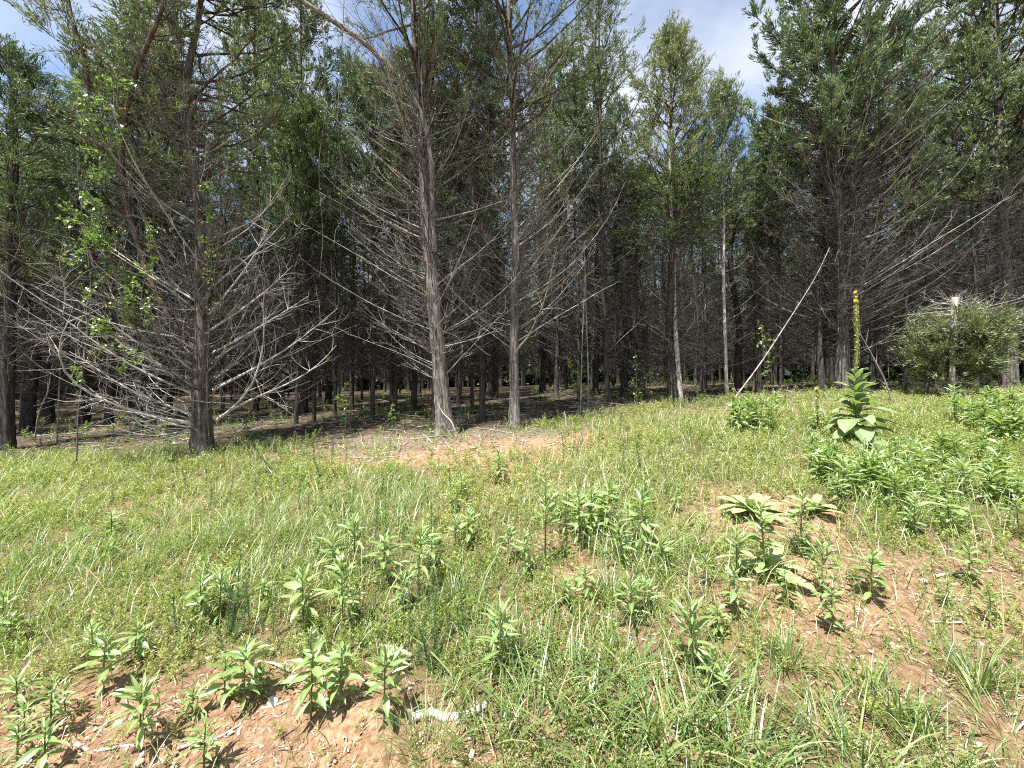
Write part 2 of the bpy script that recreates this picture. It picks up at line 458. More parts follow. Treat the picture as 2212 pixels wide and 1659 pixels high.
# ------------------------------------------------------------------ ground
def build_ground():
    ys = np.concatenate([-60 + 57 * np.linspace(0, 1, 14)[:-1] ** 0.6, np.linspace(-3, 0.8, 18)[:-1], np.geomspace(0.8, 12, 180)[:-1], np.geomspace(12, 130, 40)])
    s = np.linspace(-1, 1, 200)
    half = np.interp(ys, [-60, 0, 1, 12, 130], [150, 4, 3.5, 26, 190])
    half = np.where(ys < 0, np.interp(ys, [-60, -3, 0], [190, 12, 4]), half)
    X = half[:, None] * s[None]
    Y = np.broadcast_to(ys[:, None], X.shape).copy()
    Z = gz(X, Y)
    near = np.clip((9 - Y) / 4, 0, 1) * (Y > -2)
    Z = Z + near * ((vnoise(X, Y, 22, 12) - 0.5) * 0.03 + (vnoise(X, Y, 9, 14) - 0.5) * 0.03 + (vnoise(X, Y, 55, 13) - 0.5) * 0.008)
    V = np.stack([X, Y, Z], -1).reshape(-1, 3)
    r, c = X.shape
    I = np.arange(r * c).reshape(r, c)
    Q = np.stack([I[:-1, :-1], I[:-1, 1:], I[1:, 1:], I[1:, :-1]], -1).reshape(-1, 4)
    a = Acc(); a.add(V, Q)
    me = a.mesh("ground", [ground_mat()])
    ed = edge_y(X)
    floor = np.clip((Y - ed - 0.1 + np.interp(X, [-5, -2.5], [0.6, 0])) / 0.8, 0, 1)  # reaches further forward at left, painting the shade there
    lit = np.clip((Y - ed + 1.1) / 0.7, 0, 1) * 0.95 * np.interp(X, [-5, -2.5], [0.25, 1]) + 0.25 * vnoise(X, Y, 1.7, 21) * (Y > 2.5)  # pale litter thinned at left so the ground looks shaded
    moss_shade = np.where(Y > 0.5, cover(X, Y), 0.3) * 0.75 + 0.3 * np.clip(vnoise(X, Y, 2.0, 22) - 0.45, 0, 1)
    moss_shade = np.clip(moss_shade, 0, 1) * (1 - 0.6 * np.clip(lit, 0, 1)) + floor * 0.35 * (vnoise(X, Y, 0.8, 23) > 0.6)
    for nme, arr in (("litter", lit), ("moss_shade", moss_shade), ("floor", floor * (0.8 + 0.2 * vnoise(X, Y, 0.6, 24)))):
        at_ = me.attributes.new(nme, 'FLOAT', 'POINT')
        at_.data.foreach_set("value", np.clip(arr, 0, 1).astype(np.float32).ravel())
    tag(link("ground", me), "sloping meadow soil running up into the litter of the wood", kind="structure")


build_ground()


# ------------------------------------------------------------------ cedars
def grow(starts, az, el0, el1, L, n, rng, wig=0.12):
    """m curved branch lines at once."""
    m = len(starts)
    s = (np.arange(n - 1) + 0.5) / (n - 1)
    el = el0[:, None] + (el1 - el0)[:, None] * s[None] ** 1.2 + np.cumsum(rng.normal(0, wig, (m, n - 1)), 1) * 0.6
    a = az[:, None] + np.cumsum(rng.normal(0, wig, (m, n - 1)), 1)
    d = np.stack([np.cos(a) * np.cos(el), np.sin(a) * np.cos(el), np.sin(el)], -1)
    P = np.concatenate([np.zeros((m, 1, 3)), np.cumsum(d * (L / (n - 1))[:, None, None], 1)], 1)
    return P + starts[:, None, :]


def sample(P, s):
    """points and tangents at fraction s (m,) of lines P (m,n,3)."""
    n = P.shape[1]
    f = np.clip(s, 0, 0.9999) * (n - 1)
    i = f.astype(int); w = (f - i)[:, None]
    r = np.arange(len(P))
    a, b = P[r, i], P[r, i + 1]
    return a * (1 - w) + b * w, norm(b - a)


def twigs_on(P, per, rng, lmin, lmax, s0=0.2, n=4, up=0.15):
    """side twigs sprouting from lines P."""
    m = len(P)
    idx = np.repeat(np.arange(m), per)
    s = rng.uniform(s0, 1.0, len(idx))
    p, t = sample(P[idx], s)
    d = norm(t * rng.uniform(0.5, 1.2, (len(idx), 1)) + norm(rng.normal(size=(len(idx), 3))) * 0.85 + np.array([0, 0, up]))
    L = rng.uniform(lmin, lmax, len(idx)) * (1.1 - 0.55 * s)
    az = np.arctan2(d[:, 1], d[:, 0]); el = np.arcsin(np.clip(d[:, 2], -1, 1))
    return grow(p, az, el, el + rng.normal(0.25, 0.3, len(idx)), L, n, rng, 0.22), idx


def taper(m, n, r0, r1):
    s = np.linspace(0, 1, n)[None]
    return np.asarray(r0)[:, None] * (1 - s) + np.asarray(r1)[:, None] * s


def trunk_mesh(zs, xs, ys, rs, name, mat, rng, flare=1.0, sides=20, step=0.09, tint=0.5):
    """a tapered, ridged trunk following the given axis (z rising)."""
    n = max(12, int((zs[-1] - zs[0]) / step))
    z = zs[0] + (zs[-1] - zs[0]) * np.linspace(0, 1, n) ** 1.15
    k = np.array([0.25, 0.5, 0.25])

    def sm(a):
        a = np.interp(z, zs, a)
        for _ in range(4):
            a[1:-1] = np.convolve(a, k, 'valid')
        return a
    x, y, r = sm(xs), sm(ys), sm(rs)
    x = x + 0.008 * np.sin(z * 2.3 + rng.uniform(0, 6)) * np.clip(z - zs[0], 0, 1)
    th = np.arange(sides) * 2 * PI / sides
    ph = rng.uniform(0, 6, 4)
    hz = (z - zs[0])[:, None]
    tw = th[None] + 0.25 * hz
    ridge = 0.10 * np.sin(3 * tw + ph[0]) + 0.07 * np.sin(5 * tw + ph[1] + 0.6 * hz) + 0.05 * np.sin(9 * tw + ph[2])
    fl = np.exp(-np.clip(hz, 0, 9) / 0.16) * flare
    rr = r[:, None] * (1 + ridge * (0.7 + 1.2 * fl) + fl * (0.55 + 0.6 * np.maximum(0, np.sin(3 * tw + ph[3])))) + rng.normal(0, 0.035, (n, sides)) * r[:, None]
    V = np.stack([x[:, None] + rr * np.cos(th), y[:, None] + rr * np.sin(th), np.broadcast_to(z[:, None], rr.shape)], -1)
    I = np.arange(n * sides).reshape(n, sides)
    Q = np.stack([I[:-1], np.roll(I[:-1], -1, 1), np.roll(I[1:], -1, 1), I[1:]], -1)
    a = Acc(); a.add(V, Q, 0, tint)
    return a.mesh(name, [mat]), (z, x, y, r)


def axis_at(ax, z):
    return np.stack([np.interp(z, ax[0], ax[1]), np.interp(z, ax[0], ax[2]), z], -1), np.interp(z, ax[0], ax[3])


def dead_branches(ax, z0, z1, n, Lf, e0, e1, rng, azf=None):
    z = z0 + (z1 - z0) * (np.arange(n) + rng.uniform(0, 1, n)) / n
    p, r = axis_at(ax, z)
    az = azf(n, rng) if azf else rng.uniform(0, 2 * PI, n)
    L = Lf((z - z0) / (z1 - z0)) * rng.uniform(0.45, 1.15, n)
    L = np.where(rng.uniform(size=n) < 0.12, L * 0.2, L)
    p = p + np.stack([np.cos(az), np.sin(az), 0 * az], -1) * (r * 0.7)[:, None]
    P = grow(p, az, rng.normal(e0, 0.16, n), rng.normal(e1, 0.2, n), L, 10, rng, 0.055)
    return P, L


def branch_obj(P, r0, parent, rng, ntw=7, sub=2, tint=0.5, tl=(0.15, 0.55)):
    """one dead branch with its own twigs, one mesh."""
    a = Acc()
    n = P.shape[0]
    V, Q = tubes(P, np.interp(np.linspace(0, 1, n), [0, 0.5, 1], [r0, r0 * 0.62, r0 * 0.16]), 6)
    a.add(V, Q, 0, tint)
    if ntw:
        T, _ = twigs_on(P[None], ntw, rng, tl[0], tl[1], 0.18)
        V, Q = tubes(T, taper(len(T), 4, np.full(len(T), max(0.0028, r0 * 0.3)), np.full(len(T), 0.0012)), 4)
        a.add(V, Q, 0, tint - 0.08)
        if sub:
            T2, _ = twigs_on(T, sub, rng, tl[0] * 0.5, tl[1] * 0.5, 0.3, 3)
            V, Q = tubes(T2, taper(len(T2), 3, np.full(len(T2), 0.002), np.full(len(T2), 0.0009)), 3)
            a.add(V, Q, 0, tint - 0.12)
    return link("branch", a.mesh("branch", [M_DEAD]), parent)


def twig_mass(P, L, rng, mat, per, sub, tl, tint=0.45, rb=(0.0035, 0.004)):
    a = Acc()
    m = len(P)
    V, Q = tubes(P, taper(m, P.shape[1], rb[0] + rb[1] * L, np.full(m, 0.0015)), 4)
    a.add(V, Q, 0, tint)
    T, _ = twigs_on(P, per, rng, *tl)
    V, Q = tubes(T, taper(len(T), 4, np.full(len(T), 0.0028), np.full(len(T), 0.001)), 3)
    a.add(V, Q, 0, tint - 0.05)
    if sub:
        T2, _ = twigs_on(T, sub, rng, tl[0] * 0.5, tl[1] * 0.55, 0.25, 3)
        V, Q = tubes(T2, taper(len(T2), 3, np.full(len(T2), 0.0018), np.full(len(T2), 0.0008)), 3)
        a.add(V, Q, 0, tint - 0.1)
    return a


def crown_mesh(ax, z0, z1, R, nb, nlet, nk, rng, mat, shape=None, el=(0.25, 0.9), klen=(0.05, 0.11), kw=(0.008, 0.016), azf=None, droop=0.0, zcut=None):
    """living boughs with sprays of scale foliage."""
    t = (np.arange(nb) + rng.uniform(0, 1, nb)) / nb
    z = z0 + (z1 - z0) * t
    p, r = axis_at(ax, z)
    prof = np.interp(t, [0, 0.12, 0.3, 0.6, 0.85, 1.0], [0.75, 0.95, 1.0, 0.72, 0.38, 0.12]) if shape is None else np.interp(t, *shape)
    L = R * prof * rng.uniform(0.6, 1.15, nb)
    az = azf(nb, rng) if azf else np.arange(nb) * 2.39996 + rng.normal(0, 0.4, nb)
    e0 = rng.normal(el[0], 0.15, nb) + 0.35 * t; e1 = rng.normal(el[1], 0.2, nb) + 0.2 * t
    P = grow(p, az, e0, e1, L, 8, rng, 0.12)
    a = Acc()
    V, Q = tubes(P, taper(nb, 8, 0.005 + 0.008 * L, np.full(nb, 0.002)), 5)
    a.add(V, Q, 1, 0.4)
    T, ib = twigs_on(P, nlet, rng, 0.28, 0.62, 0.25, 5, 0.12 - droop)
    V, Q = tubes(T, taper(len(T), 5, np.full(len(T), 0.0035), np.full(len(T), 0.001)), 3)
    a.add(V, Q, 1, 0.4)
    it = rng.integers(0, len(T), nk)
    s = rng.uniform(0.12, 1.0, nk) ** 0.8
    q, d = sample(T[it], s)
    d = norm(d * 1.0 + norm(rng.normal(size=(nk, 3))) * 0.6 + np.array([0, 0, 0.25 - droop]))
    q = q + rng.normal(0, 0.02, (nk, 3))
    ct = rng.uniform(0.2, 0.8, len(T))[it] + 0.12 * rng.normal(size=nk)
    gl, gw = rng.uniform(*klen, nk), rng.uniform(*kw, nk)
    if zcut is not None:                                 # beyond the frame's top fewer, larger sprays do
        hi = q[:, 2] > zcut
        keep = ~hi | (rng.uniform(size=nk) < 0.3)
        gl, gw = np.where(hi, gl * 1.7, gl)[keep], np.where(hi, gw * 1.9, gw)[keep]
        q, d, ct = q[keep], d[keep], ct[keep]
    V, Q = kites(q, d, gl, gw, rng)
    a.add(V, Q, 0, np.repeat(ct, 4))
    return a.mesh("crown", [mat, M_REDBARK], smooth=False)


def px_axis(pts, Y, ztop):
    """trunk axis from photo positions (u, v, width) at depth Y, continued upward to ztop."""
    pts = np.array(pts, float)
    k = Y / F
    x = (pts[:, 0] - CX) * k; z = EYE - (pts[:, 1] - CY) * k; r = pts[:, 2] * k / 2 * 0.86
    if ztop > z[-1] + 0.2:
        sl_ = (x[-1] - x[-2]) / max(z[-1] - z[-2], .2)
        x = np.append(x, x[-1] + sl_ * (ztop - z[-1]) * 0.4); z = np.append(z, ztop); r = np.append(r, 0.012)
    return x, z, r


def hero(label, pts, Y, ztop, bark, dead, crown, seed, group=None, cmat=None, name="cedar_tree", flare=1.0, ntw=7, sub=2, masses=0):
    rng = np.random.default_rng(seed)
    x, z, r = px_axis(pts, Y, ztop)
    base = Vector((x[0], Y, float(gz(x[0], Y))))
    root = thing(name, label, "tree", base, 0, group)
    zs = z - base.z
    zs[0] = -0.12
    me, ax = trunk_mesh(zs, x - base.x, np.zeros_like(x), r, "trunk", bark, rng, flare)
    link("trunk", me, root)
    for dd in dead:
        P, L = dead_branches(ax, dd["z0"], dd["z1"], dd["n"], dd["L"], dd.get("e0", 0.35), dd.get("e1", 0.9), rng, dd.get("az"))
        for i in range(len(P)):
            branch_obj(P[i], (dd.get("r", 0.005) + dd.get("rl", 0.0045) * L[i]) * rng.uniform(0.55, 0.95), root, rng, ntw, sub, rng.uniform(0.35, 0.75), dd.get("tl", (0.15, 0.55)))
    if masses:
        d0 = dead[0]
        P, L = dead_branches(ax, d0["z0"] + 0.3, d0["z1"] + 0.4, masses, lambda t: d0["L"](t) * 0.8, d0.get("e0", 0.35), d0.get("e1", 0.9), rng)
        tag(link("fine_dead_twigs", twig_mass(P, L, rng, M_TWIG, 6, 2, (0.18, 0.65)).mesh("fine_dead_twigs", [M_TWIG]), root), kind="stuff")
    for c in crown:
        link("crown", crown_mesh(ax, c["z0"], c["z1"], c["R"], c["nb"], c.get("nlet", 14), c["nk"], rng, cmat or M_CEDAR, c.get("shape"), c.get("el", (0.25, 0.9)),
                                 c.get("klen", (0.05, 0.11)), c.get("kw", (0.009, 0.017)), c.get("az"), c.get("droop", 0.0), EYE + 0.98 * CY / F * Y + 0.6 - base.z), root)
    return root, ax, base


def az_lr(left, right, spread=0.7):
    """azimuths mostly to the left (pi) and right (0), with given shares; the rest anywhere."""
    def f(n, rng):
        c = rng.uniform(size=n)
        a = np.where(c < left, PI + rng.normal(0, spread, n), np.where(c < left + right, rng.normal(0, spread, n), rng.uniform(0, 2 * PI, n)))
        return a
    return f


def px_line(pts, Y0, Y1=None, n=12):
    """a curve through photo positions, depth going from Y0 to Y1."""
    pts = np.array(pts, float)
    Y1 = Y0 if Y1 is None else Y1
    s = np.concatenate([[0], np.cumsum(np.hypot(*np.diff(pts[:, :2], axis=0).T))]); s /= s[-1]
    q = np.linspace(0, 1, n)
    Yq = Y0 + (Y1 - Y0) * q
    u = np.interp(q, s, pts[:, 0]); v = np.interp(q, s, pts[:, 1])
    for _ in range(2):
        u[1:-1] = (u[:-2] + 2 * u[1:-1] + u[2:]) / 4; v[1:-1] = (v[:-2] + 2 * v[1:-1] + v[2:]) / 4
    return np.stack([(u - CX) * Yq / F, Yq, EYE - (v - CY) * Yq / F], -1)


# --- the spreading, vine-hung cedar at the left
Y1 = 5.9
t1, ax1, b1 = hero("wide spreading cedar at left with long bleached lower limbs and vine on its trunk",
    [(440, 966, 50), (437, 900, 40), (436, 800, 36), (439, 700, 31), (437, 600, 28), (431, 470, 24), (421, 380, 22), (408, 280, 18), (400, 170, 15), (425, 60, 12), (440, -40, 10)], Y1, 10.0, M_SHADEDLEFTBARK,
    [dict(z0=0.7, z1=5.6, n=75, L=lambda t: 2.5 - 1.2 * t, e0=0.42, e1=0.95, r=0.006, rl=0.005, az=az_lr(0.4, 0.4, 0.9)), dict(z0=0.25, z1=2.3, n=46, L=lambda t: 2.1 + 0.4 * t, e0=0.12, e1=0.75, r=0.005, rl=0.004, az=az_lr(0.5, 0.4, 0.6), tl=(0.2, 0.7))],
    [dict(z0=4.7, z1=9.6, R=2.1, nb=60, nk=30000, nlet=15, az=lambda n, r: r.uniform(-0.5, PI + 0.5, n)), dict(z0=6.6, z1=9.7, R=2.3, nb=34, nk=16000)], 101, cmat=M_CEDARWARM, flare=0.9, masses=190)
_r4 = lambda L: [(x * 0.33333, 479.3 + y * 0.33333) for x, y in L]
_LIMBS = [
    ([(1290, 1310), (1000, 1270), (700, 1170), (500, 1080), (380, 960), (350, 850), (375, 730), (440, 650)], .030, 4.9),
    ([(1290, 1260), (1080, 1190), (900, 1120), (700, 1010), (560, 900), (450, 840)], .022, 5.4),
    ([(1285, 1130), (1080, 1040), (900, 960), (700, 840), (520, 710), (390, 605)], .024, 5.2),
    ([(1285, 1090), (1150, 990), (1000, 900), (860, 850), (720, 740)], .020, 5.6),
    ([(1290, 1000), (1140, 880), (1050, 740), (950, 640), (800, 540), (660, 450)], .024, 5.3),
    ([(1300, 600), (1100, 430), (900, 310), (700, 180), (600, 120)], .020, 5.5),
    ([(1300, 530), (1080, 400), (850, 260), (700, 150)], .020, 6.3),
    ([(1300, 850), (1200, 790), (1130, 730), (1000, 690)], .016, 5.5),
    ([(1290, 1330), (1150, 1330), (950, 1240), (780, 1230), (560, 1170)], .016, 5.3),
    ([(1290, 1330), (1180, 1360), (1000, 1390), (860, 1370)], .012, 5.4),
    ([(1400, 1290), (1550, 1180), (1660, 1020), (1700, 850), (1720, 660), (1700, 540)], .020, 5.5),
    ([(1400, 1280), (1600, 1160), (1850, 1060), (2050, 950), (2180, 800)], .022, 6.0),
    ([(1380, 1090), (1650, 950), (1900, 800), (2190, 560)], .020, 6.3),
    ([(1375, 850), (1550, 760), (1800, 610), (2000, 480)], .020, 6.0),
    ([(1365, 700), (1550, 580), (1750, 430), (1900, 280)], .020, 6.2),
    ([(1355, 600), (1440, 500), (1620, 270), (1750, 20)], .018, 5.6),
    ([(1350, 440), (1500, 320), (1640, 210), (1900, -60)], .018, 6.3),
    ([(350, 850), (290, 760), (220, 660)], .010, 5.0),
    ([(410, 600), (430, 450), (370, 230), (460, 180)], .009, 5.1),
    ([(1290, 930), (1100, 880), (900, 800), (700, 640), (560, 540), (440, 470)], .017, 5.0),
]
rng = np.random.default_rng(77)
for pts, r0, Yend in _LIMBS:
    P = px_line(_r4(pts), Y1, Yend) - np.array(b1)
    branch_obj(P, r0, t1, rng, 15, 2, 0.8, (0.2, 0.8))
_lead = px_line(_r4([(1310, 870), (1150, 700), (1020, 480), (960, 350), (910, 200), (880, 80)]) + [(277, 460), (263, 383), (263, 290), (277, 217), (297, 143), (320, 90), (350, 27), (372, -60)], Y1, 5.4, 30) - np.array(b1)
a = Acc(); V, Q = tubes(_lead, np.linspace(0.045, 0.022, 30), 10); a.add(V, Q, 0, 0.5)
link("leader_stem", a.mesh("leader_stem", [M_REDBARK]), t1)
_lead2 = px_line([(261, 363), (213, 290), (193, 217), (187, 127), (163, 67), (147, 0), (140, -60)], 5.55, 5.2, 16) - np.array(b1)
a = Acc(); V, Q = tubes(_lead2, np.linspace(0.024, 0.013, 16), 8); a.add(V, Q, 0, 0.4)
link("leader_stem", a.mesh("leader_stem", [M_REDBARK]), t1)
for lead, R_, nk_ in ((_lead, 1.15, 12000), (_lead2, 0.8, 5000)):
    axl = (lead[:, 2], lead[:, 0], lead[:, 1], np.full(len(lead), 0.03))
    link("crown", crown_mesh(axl, 3.7, float(lead[-1, 2]) + 0.4, R_, 32, 12, nk_, np.random.default_rng(int(nk_)), M_CEDARWARM, azf=lambda n, r: r.uniform(-0.6, PI + 0.6, n)), t1)

# --- the pair of central cedars
Y2 = 6.5
t2, ax2, b2 = hero("grey central cedar with flared foot and a white stick leaning on it",
    [(966, 938, 46), (957, 880, 40), (951, 780, 36), (942, 700, 34), (934, 610, 32), (926, 530, 29), (919, 440, 26), (912, 320, 22), (905, 200, 18), (897, 80, 15), (892, 0, 13)], Y2, 11.5, M_BARK,
    [dict(z0=0.9, z1=6.0, n=95, L=lambda t: 1.7 + 0.6 * np.sin(t * 3), e0=0.45, e1=0.85, r=0.004, rl=0.0045, az=az_lr(0.5, 0.2, 0.8))],
    [dict(z0=5.2, z1=11.2, R=2.2, nb=60, nk=36000)], 202, flare=1.1, masses=190)
_bow = px_line([(938, 545), (934, 450), (934, 367), (927, 290), (904, 227), (864, 167), (831, 130), (777, 83), (737, 57), (650, 0), (560, -60)], Y2 - 0.12, Y2 - 0.7, 26) - np.array(b2)
a = Acc(); V, Q = tubes(_bow, np.linspace(0.048, 0.03, 26), 10); a.add(V, Q, 1, 0.5)
T, _ = twigs_on(_bow[None], 26, np.random.default_rng(5), 0.4, 1.1, 0.3, 6, -0.3)
V, Q = tubes(T, taper(len(T), 6, np.full(len(T), 0.009), np.full(len(T), 0.002)), 4); a.add(V, Q, 0, 0.6)
T2, _ = twigs_on(T, 4, np.random.default_rng(6), 0.15, 0.5, 0.3, 4)
V, Q = tubes(T2, taper(len(T2), 4, np.full(len(T2), 0.003), np.full(len(T2), 0.001)), 3); a.add(V, Q, 0, 0.6)
tag(link("bowed_limb", a.mesh("bowed_limb", [M_DEAD, M_BARK]), t2), "thick bare limb bowing over to the upper left")

Y3 = 6.7
t3, ax3, b3 = hero("straight central cedar with pale lower trunk and branches sweeping up to the right",
    [(1111, 933, 29), (1111, 860, 25), (1111, 779, 23), (1112, 646, 21), (1114, 546, 20), (1112, 460, 18), (1107, 300, 15), (1104, 167, 13), (1101, 67, 11), (1099, 0, 10)], Y3, 11.8, M_BARK,
    [dict(z0=1.2, z1=6.3, n=100, L=lambda t: 2.4 - 0.9 * t, e0=0.5, e1=1.0, r=0.004, rl=0.0042, az=az_lr(0.15, 0.6, 0.7))],
    [dict(z0=5.0, z1=11.5, R=2.35, nb=66, nk=32000, el=(0.4, 0.9), az=az_lr(0.15, 0.45, 1.0))], 303, flare=0.8, masses=190)

# --- cedars on the right
t4, ax4, b4 = hero("slim pale sunlit cedar with a pointed light crown right of the middle",
    [(1471, 896, 12), (1464, 779, 10.5), (1457, 679, 9), (1452, 479, 8), (1446, 330, 6.5), (1450, 180, 3.5), (1452, 130, 2)], 7.9, 8.4, M_PALEBARK,
    [dict(z0=1.0, z1=4.6, n=62, L=lambda t: 1.0 - 0.1 * t, e0=0.45, e1=0.95, r=0.003, rl=0.004, tl=(0.1, 0.35))],
    [dict(z0=3.7, z1=7.3, R=1.5, nb=70, nk=26000, el=(0.55, 1.1), shape=([0, .15, .5, .8, 1], [.7, 1, .9, .55, .2]), klen=(0.06, 0.12), kw=(.01, .017))], 404, cmat=M_CEDARWARM, flare=0.5, ntw=5)
t5, ax5, b5 = hero("thinnest bare-stemmed cedar standing where the leaning pole crosses",
    [(1571, 878, 9), (1565, 713, 7), (1563, 479, 6), (1560, 330, 4.5), (1558, 215, 2)], 8.2, 7.8, M_PALEBARK,
    [dict(z0=0.9, z1=4.4, n=52, L=lambda t: 0.9 - 0.15 * t, e0=0.35, e1=0.8, r=0.0025, rl=0.0035, tl=(0.1, 0.3))],
    [dict(z0=3.4, z1=6.5, R=1.0, nb=46, nk=13000, el=(0.6, 1.1), klen=(0.06, 0.12), kw=(.01, .017))], 505, flare=0.4, ntw=5)
t6, ax6, b6 = hero("large dark cedar on the right with a great fan of grey dead branches",
    [(1821, 852, 34), (1820, 780, 28), (1818, 679, 24), (1815, 579, 21), (1811, 467, 19), (1806, 330, 16), (1800, 150, 13), (1796, 0, 11)], 8.3, 12.0, M_BARK,
    [dict(z0=0.7, z1=5.6, n=110, L=lambda t: 2.8 - 0.3 * t, e0=0.3, e1=0.95, r=0.004, rl=0.0042, az=az_lr(0.4, 0.4, 0.8))],
    [dict(z0=4.6, z1=11.6, R=2.8, nb=84, nk=44000, el=(0.35, 0.95), klen=(.08, .16), kw=(.014, .025))], 606, cmat=M_CEDARBLUE, flare=0.6, masses=300)
t7, ax7, b7 = hero("heavy dark cedar at the right edge with a low bushy crown",
    [(2181, 831, 32), (2176, 720, 27), (2171, 612, 24), (2166, 480, 20), (2160, 300, 16), (2155, 120, 12)], 8.8, 11.0, M_BARK,
    [dict(z0=1.0, z1=4.8, n=60, L=lambda t: 2.2 - 0.5 * t, e0=0.3, e1=0.75, r=0.004, rl=0.0042, az=az_lr(0.5, 0.2, 0.8))],
    [dict(z0=3.9, z1=10.6, R=3.2, nb=92, nk=46000, klen=(.08, .17), kw=(.015, .027))], 707, cmat=M_CEDARWARM, flare=0.5, masses=120)
t8, ax8, b8 = hero("dark cedar at the left edge with foliage hanging low",
    [(14, 966, 30), (16, 850, 26), (20, 700, 22), (26, 500, 18), (30, 330, 14), (30, 160, 10)], 6.9, 7.2, M_SHADEDBARK,
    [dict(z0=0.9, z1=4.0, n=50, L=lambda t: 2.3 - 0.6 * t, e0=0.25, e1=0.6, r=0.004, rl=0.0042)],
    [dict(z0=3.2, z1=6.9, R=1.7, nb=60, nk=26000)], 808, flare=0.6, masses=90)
t9, ax9, b9 = hero("upright dark-trunked cedar just right of the central pair",
    [(1314, 888, 15), (1308, 760, 11.5), (1304, 679, 10), (1300, 479, 9), (1297, 300, 7.5), (1295, 150, 6)], 8.7, 10.2, M_SHADEDBARK,
    [dict(z0=1.1, z1=5.2, n=60, L=lambda t: 1.5 - 0.3 * t, e0=0.45, e1=0.95, r=0.003, rl=0.004)],
    [dict(z0=4.6, z1=9.8, R=1.5, nb=50, nk=18000)], 909, flare=0.5, masses=80)

# --- the small broken-topped cedar
rng = np.random.default_rng(31)
Yb = 7.1
xb = (2057 - CX) * Yb / F
bb = Vector((xb, Yb, float(gz(xb, Yb))))
tb = thing("young_cedar", "small bushy cedar with a bare bleached broken top at right", "tree", bb)
kz = lambda v: EYE - (v - CY) * Yb / F - bb.z
meb, axb = trunk_mesh(np.array([-0.1, kz(760), kz(700), kz(642)]), np.array([0, 0.0, 0.04, 0.05]), np.zeros(4), np.array([0.04, 0.042, 0.05, 0.046]), "trunk", M_PALEBARK, rng, 0.3, 10, 0.05, 0.75)
link("trunk", meb, tb)
for s_ in (-0.36, 0.83):
    m_, _x = trunk_mesh(np.array([-0.1, 0.5, 1.1]), np.array([s_, s_ * 0.95, s_ * 0.7]), np.array([0.1, 0.1, 0.05]), np.array([0.03, 0.027, 0.02]), "side_stem", M_SHADEDBARK, rng, 0.3, 8, 0.06)
    link("side_stem", m_, tb)
P, L = dead_branches(axb, kz(730), kz(645), 34, lambda t: 0.95 - 0.3 * t, 0.25, -0.05, rng, az_lr(0.42, 0.42, 0.8))
for i in range(len(P)):
    branch_obj(P[i], 0.006 + 0.004 * L[i], tb, rng, 6, 2, 0.8, (0.12, 0.4))
axc = (np.array([0.3, kz(650)]), np.array([0.1, 0.12]), np.array([0.0, 0.0]), np.array([0.03, 0.03]))
link("crown", crown_mesh(axc, 0.45, kz(712), 0.72, 64, 14, 26000, rng, M_CEDARWARM, ([0, .2, .6, .85, 1], [.65, .95, 1.0, .9, .6]), (0.1, 0.3), (.05, .1), (.009, .017)), tb)


# ------------------------------------------------------------------ the wood behind: five kinds of inner cedar, copied
def inner_cedar(seed, h, r, z_dead, z_cr, R, cmat, nk=12000):
    rng = np.random.default_rng(seed)
    root = thing("forest_cedar", "cedar in the shade of the wood", "tree", (0, 0, 0), 0, "cedars inside the shaded wood")
    zs = np.array([-0.15, h * 0.3, h * 0.6, h]); w = rng.normal(0, 0.08, 4)
    me, ax = trunk_mesh(zs, np.array([0, w[1], w[2], w[3]]), np.array([0, w[3], w[1], w[2]]), np.array([r, r * 0.78, r * 0.55, 0.012]), "trunk", M_SHADEDBARK, rng, 0.5, 10, 0.25, rng.uniform(0.4, 0.6))
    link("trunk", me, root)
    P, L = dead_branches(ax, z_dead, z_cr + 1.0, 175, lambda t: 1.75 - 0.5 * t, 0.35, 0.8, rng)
    tag(link("dead_branches", twig_mass(P, L, rng, M_TWIG, 6, 2, (0.2, 0.65), 0.5, (0.004, 0.0045)).mesh("dead_branches", [M_SHADEDTWIG]), root), kind="stuff")
    link("crown", crown_mesh(ax, z_cr, h - 0.1, R, 52, 11, nk, rng, cmat, None, (0.3, 0.8), (0.07, 0.16), (0.015, 0.032)), root)
    return root


INNER = [inner_cedar(1, 11.5, 0.105, 0.8, 5.6, 1.9, M_CEDAR), inner_cedar(2, 10.5, 0.085, 0.7, 5.1, 1.7, M_CEDARBLUE), inner_cedar(3, 12.5, 0.13, 1.0, 6.3, 2.1, M_CEDAR),
         inner_cedar(4, 9.0, 0.06, 0.9, 4.8, 1.35, M_CEDAR), inner_cedar(5, 11.0, 0.095, 0.6, 5.0, 2.0, M_CEDAR), inner_cedar(6, 9.5, 0.095, 0.7, 6.2, 1.2, M_CEDAR, 4500)]
INNER_H = [11.5, 10.5, 12.5, 9.0, 11.0, 9.5]
INNER_R = [0.105, 0.085, 0.13, 0.06, 0.095]
_LM = [(0, "the left edge"), (230, "the climbing vine"), (440, "the vine-hung cedar"), (700, "the leafy edge sapling"), (965, "the flare-footed cedar"), (1111, "the straight central cedar"),
       (1310, "the upright dark cedar"), (1471, "the slim pale cedar"), (1571, "the leaning pole"), (1821, "the dead-branch fan"), (2057, "the broken-topped cedar"), (2200, "the right edge")]


def landmark(u):
    return min(_LM, key=lambda p: abs(p[0] - u))[1]


_used = [False] * 6


def top_limit(x, y):
    """how tall the wood stands here: lower in the open corridor between the central and the right-hand cedars and at the far left."""
    u = CX + F * x / y
    k = np.interp(u, [0, 60, 230, 380, 1290, 1345, 1650, 1720, 2212], [.62, .62, .76, 1.05, 1.05, .56, .56, .95, .95])
    return EYE + k * y - float(gz(x, y))


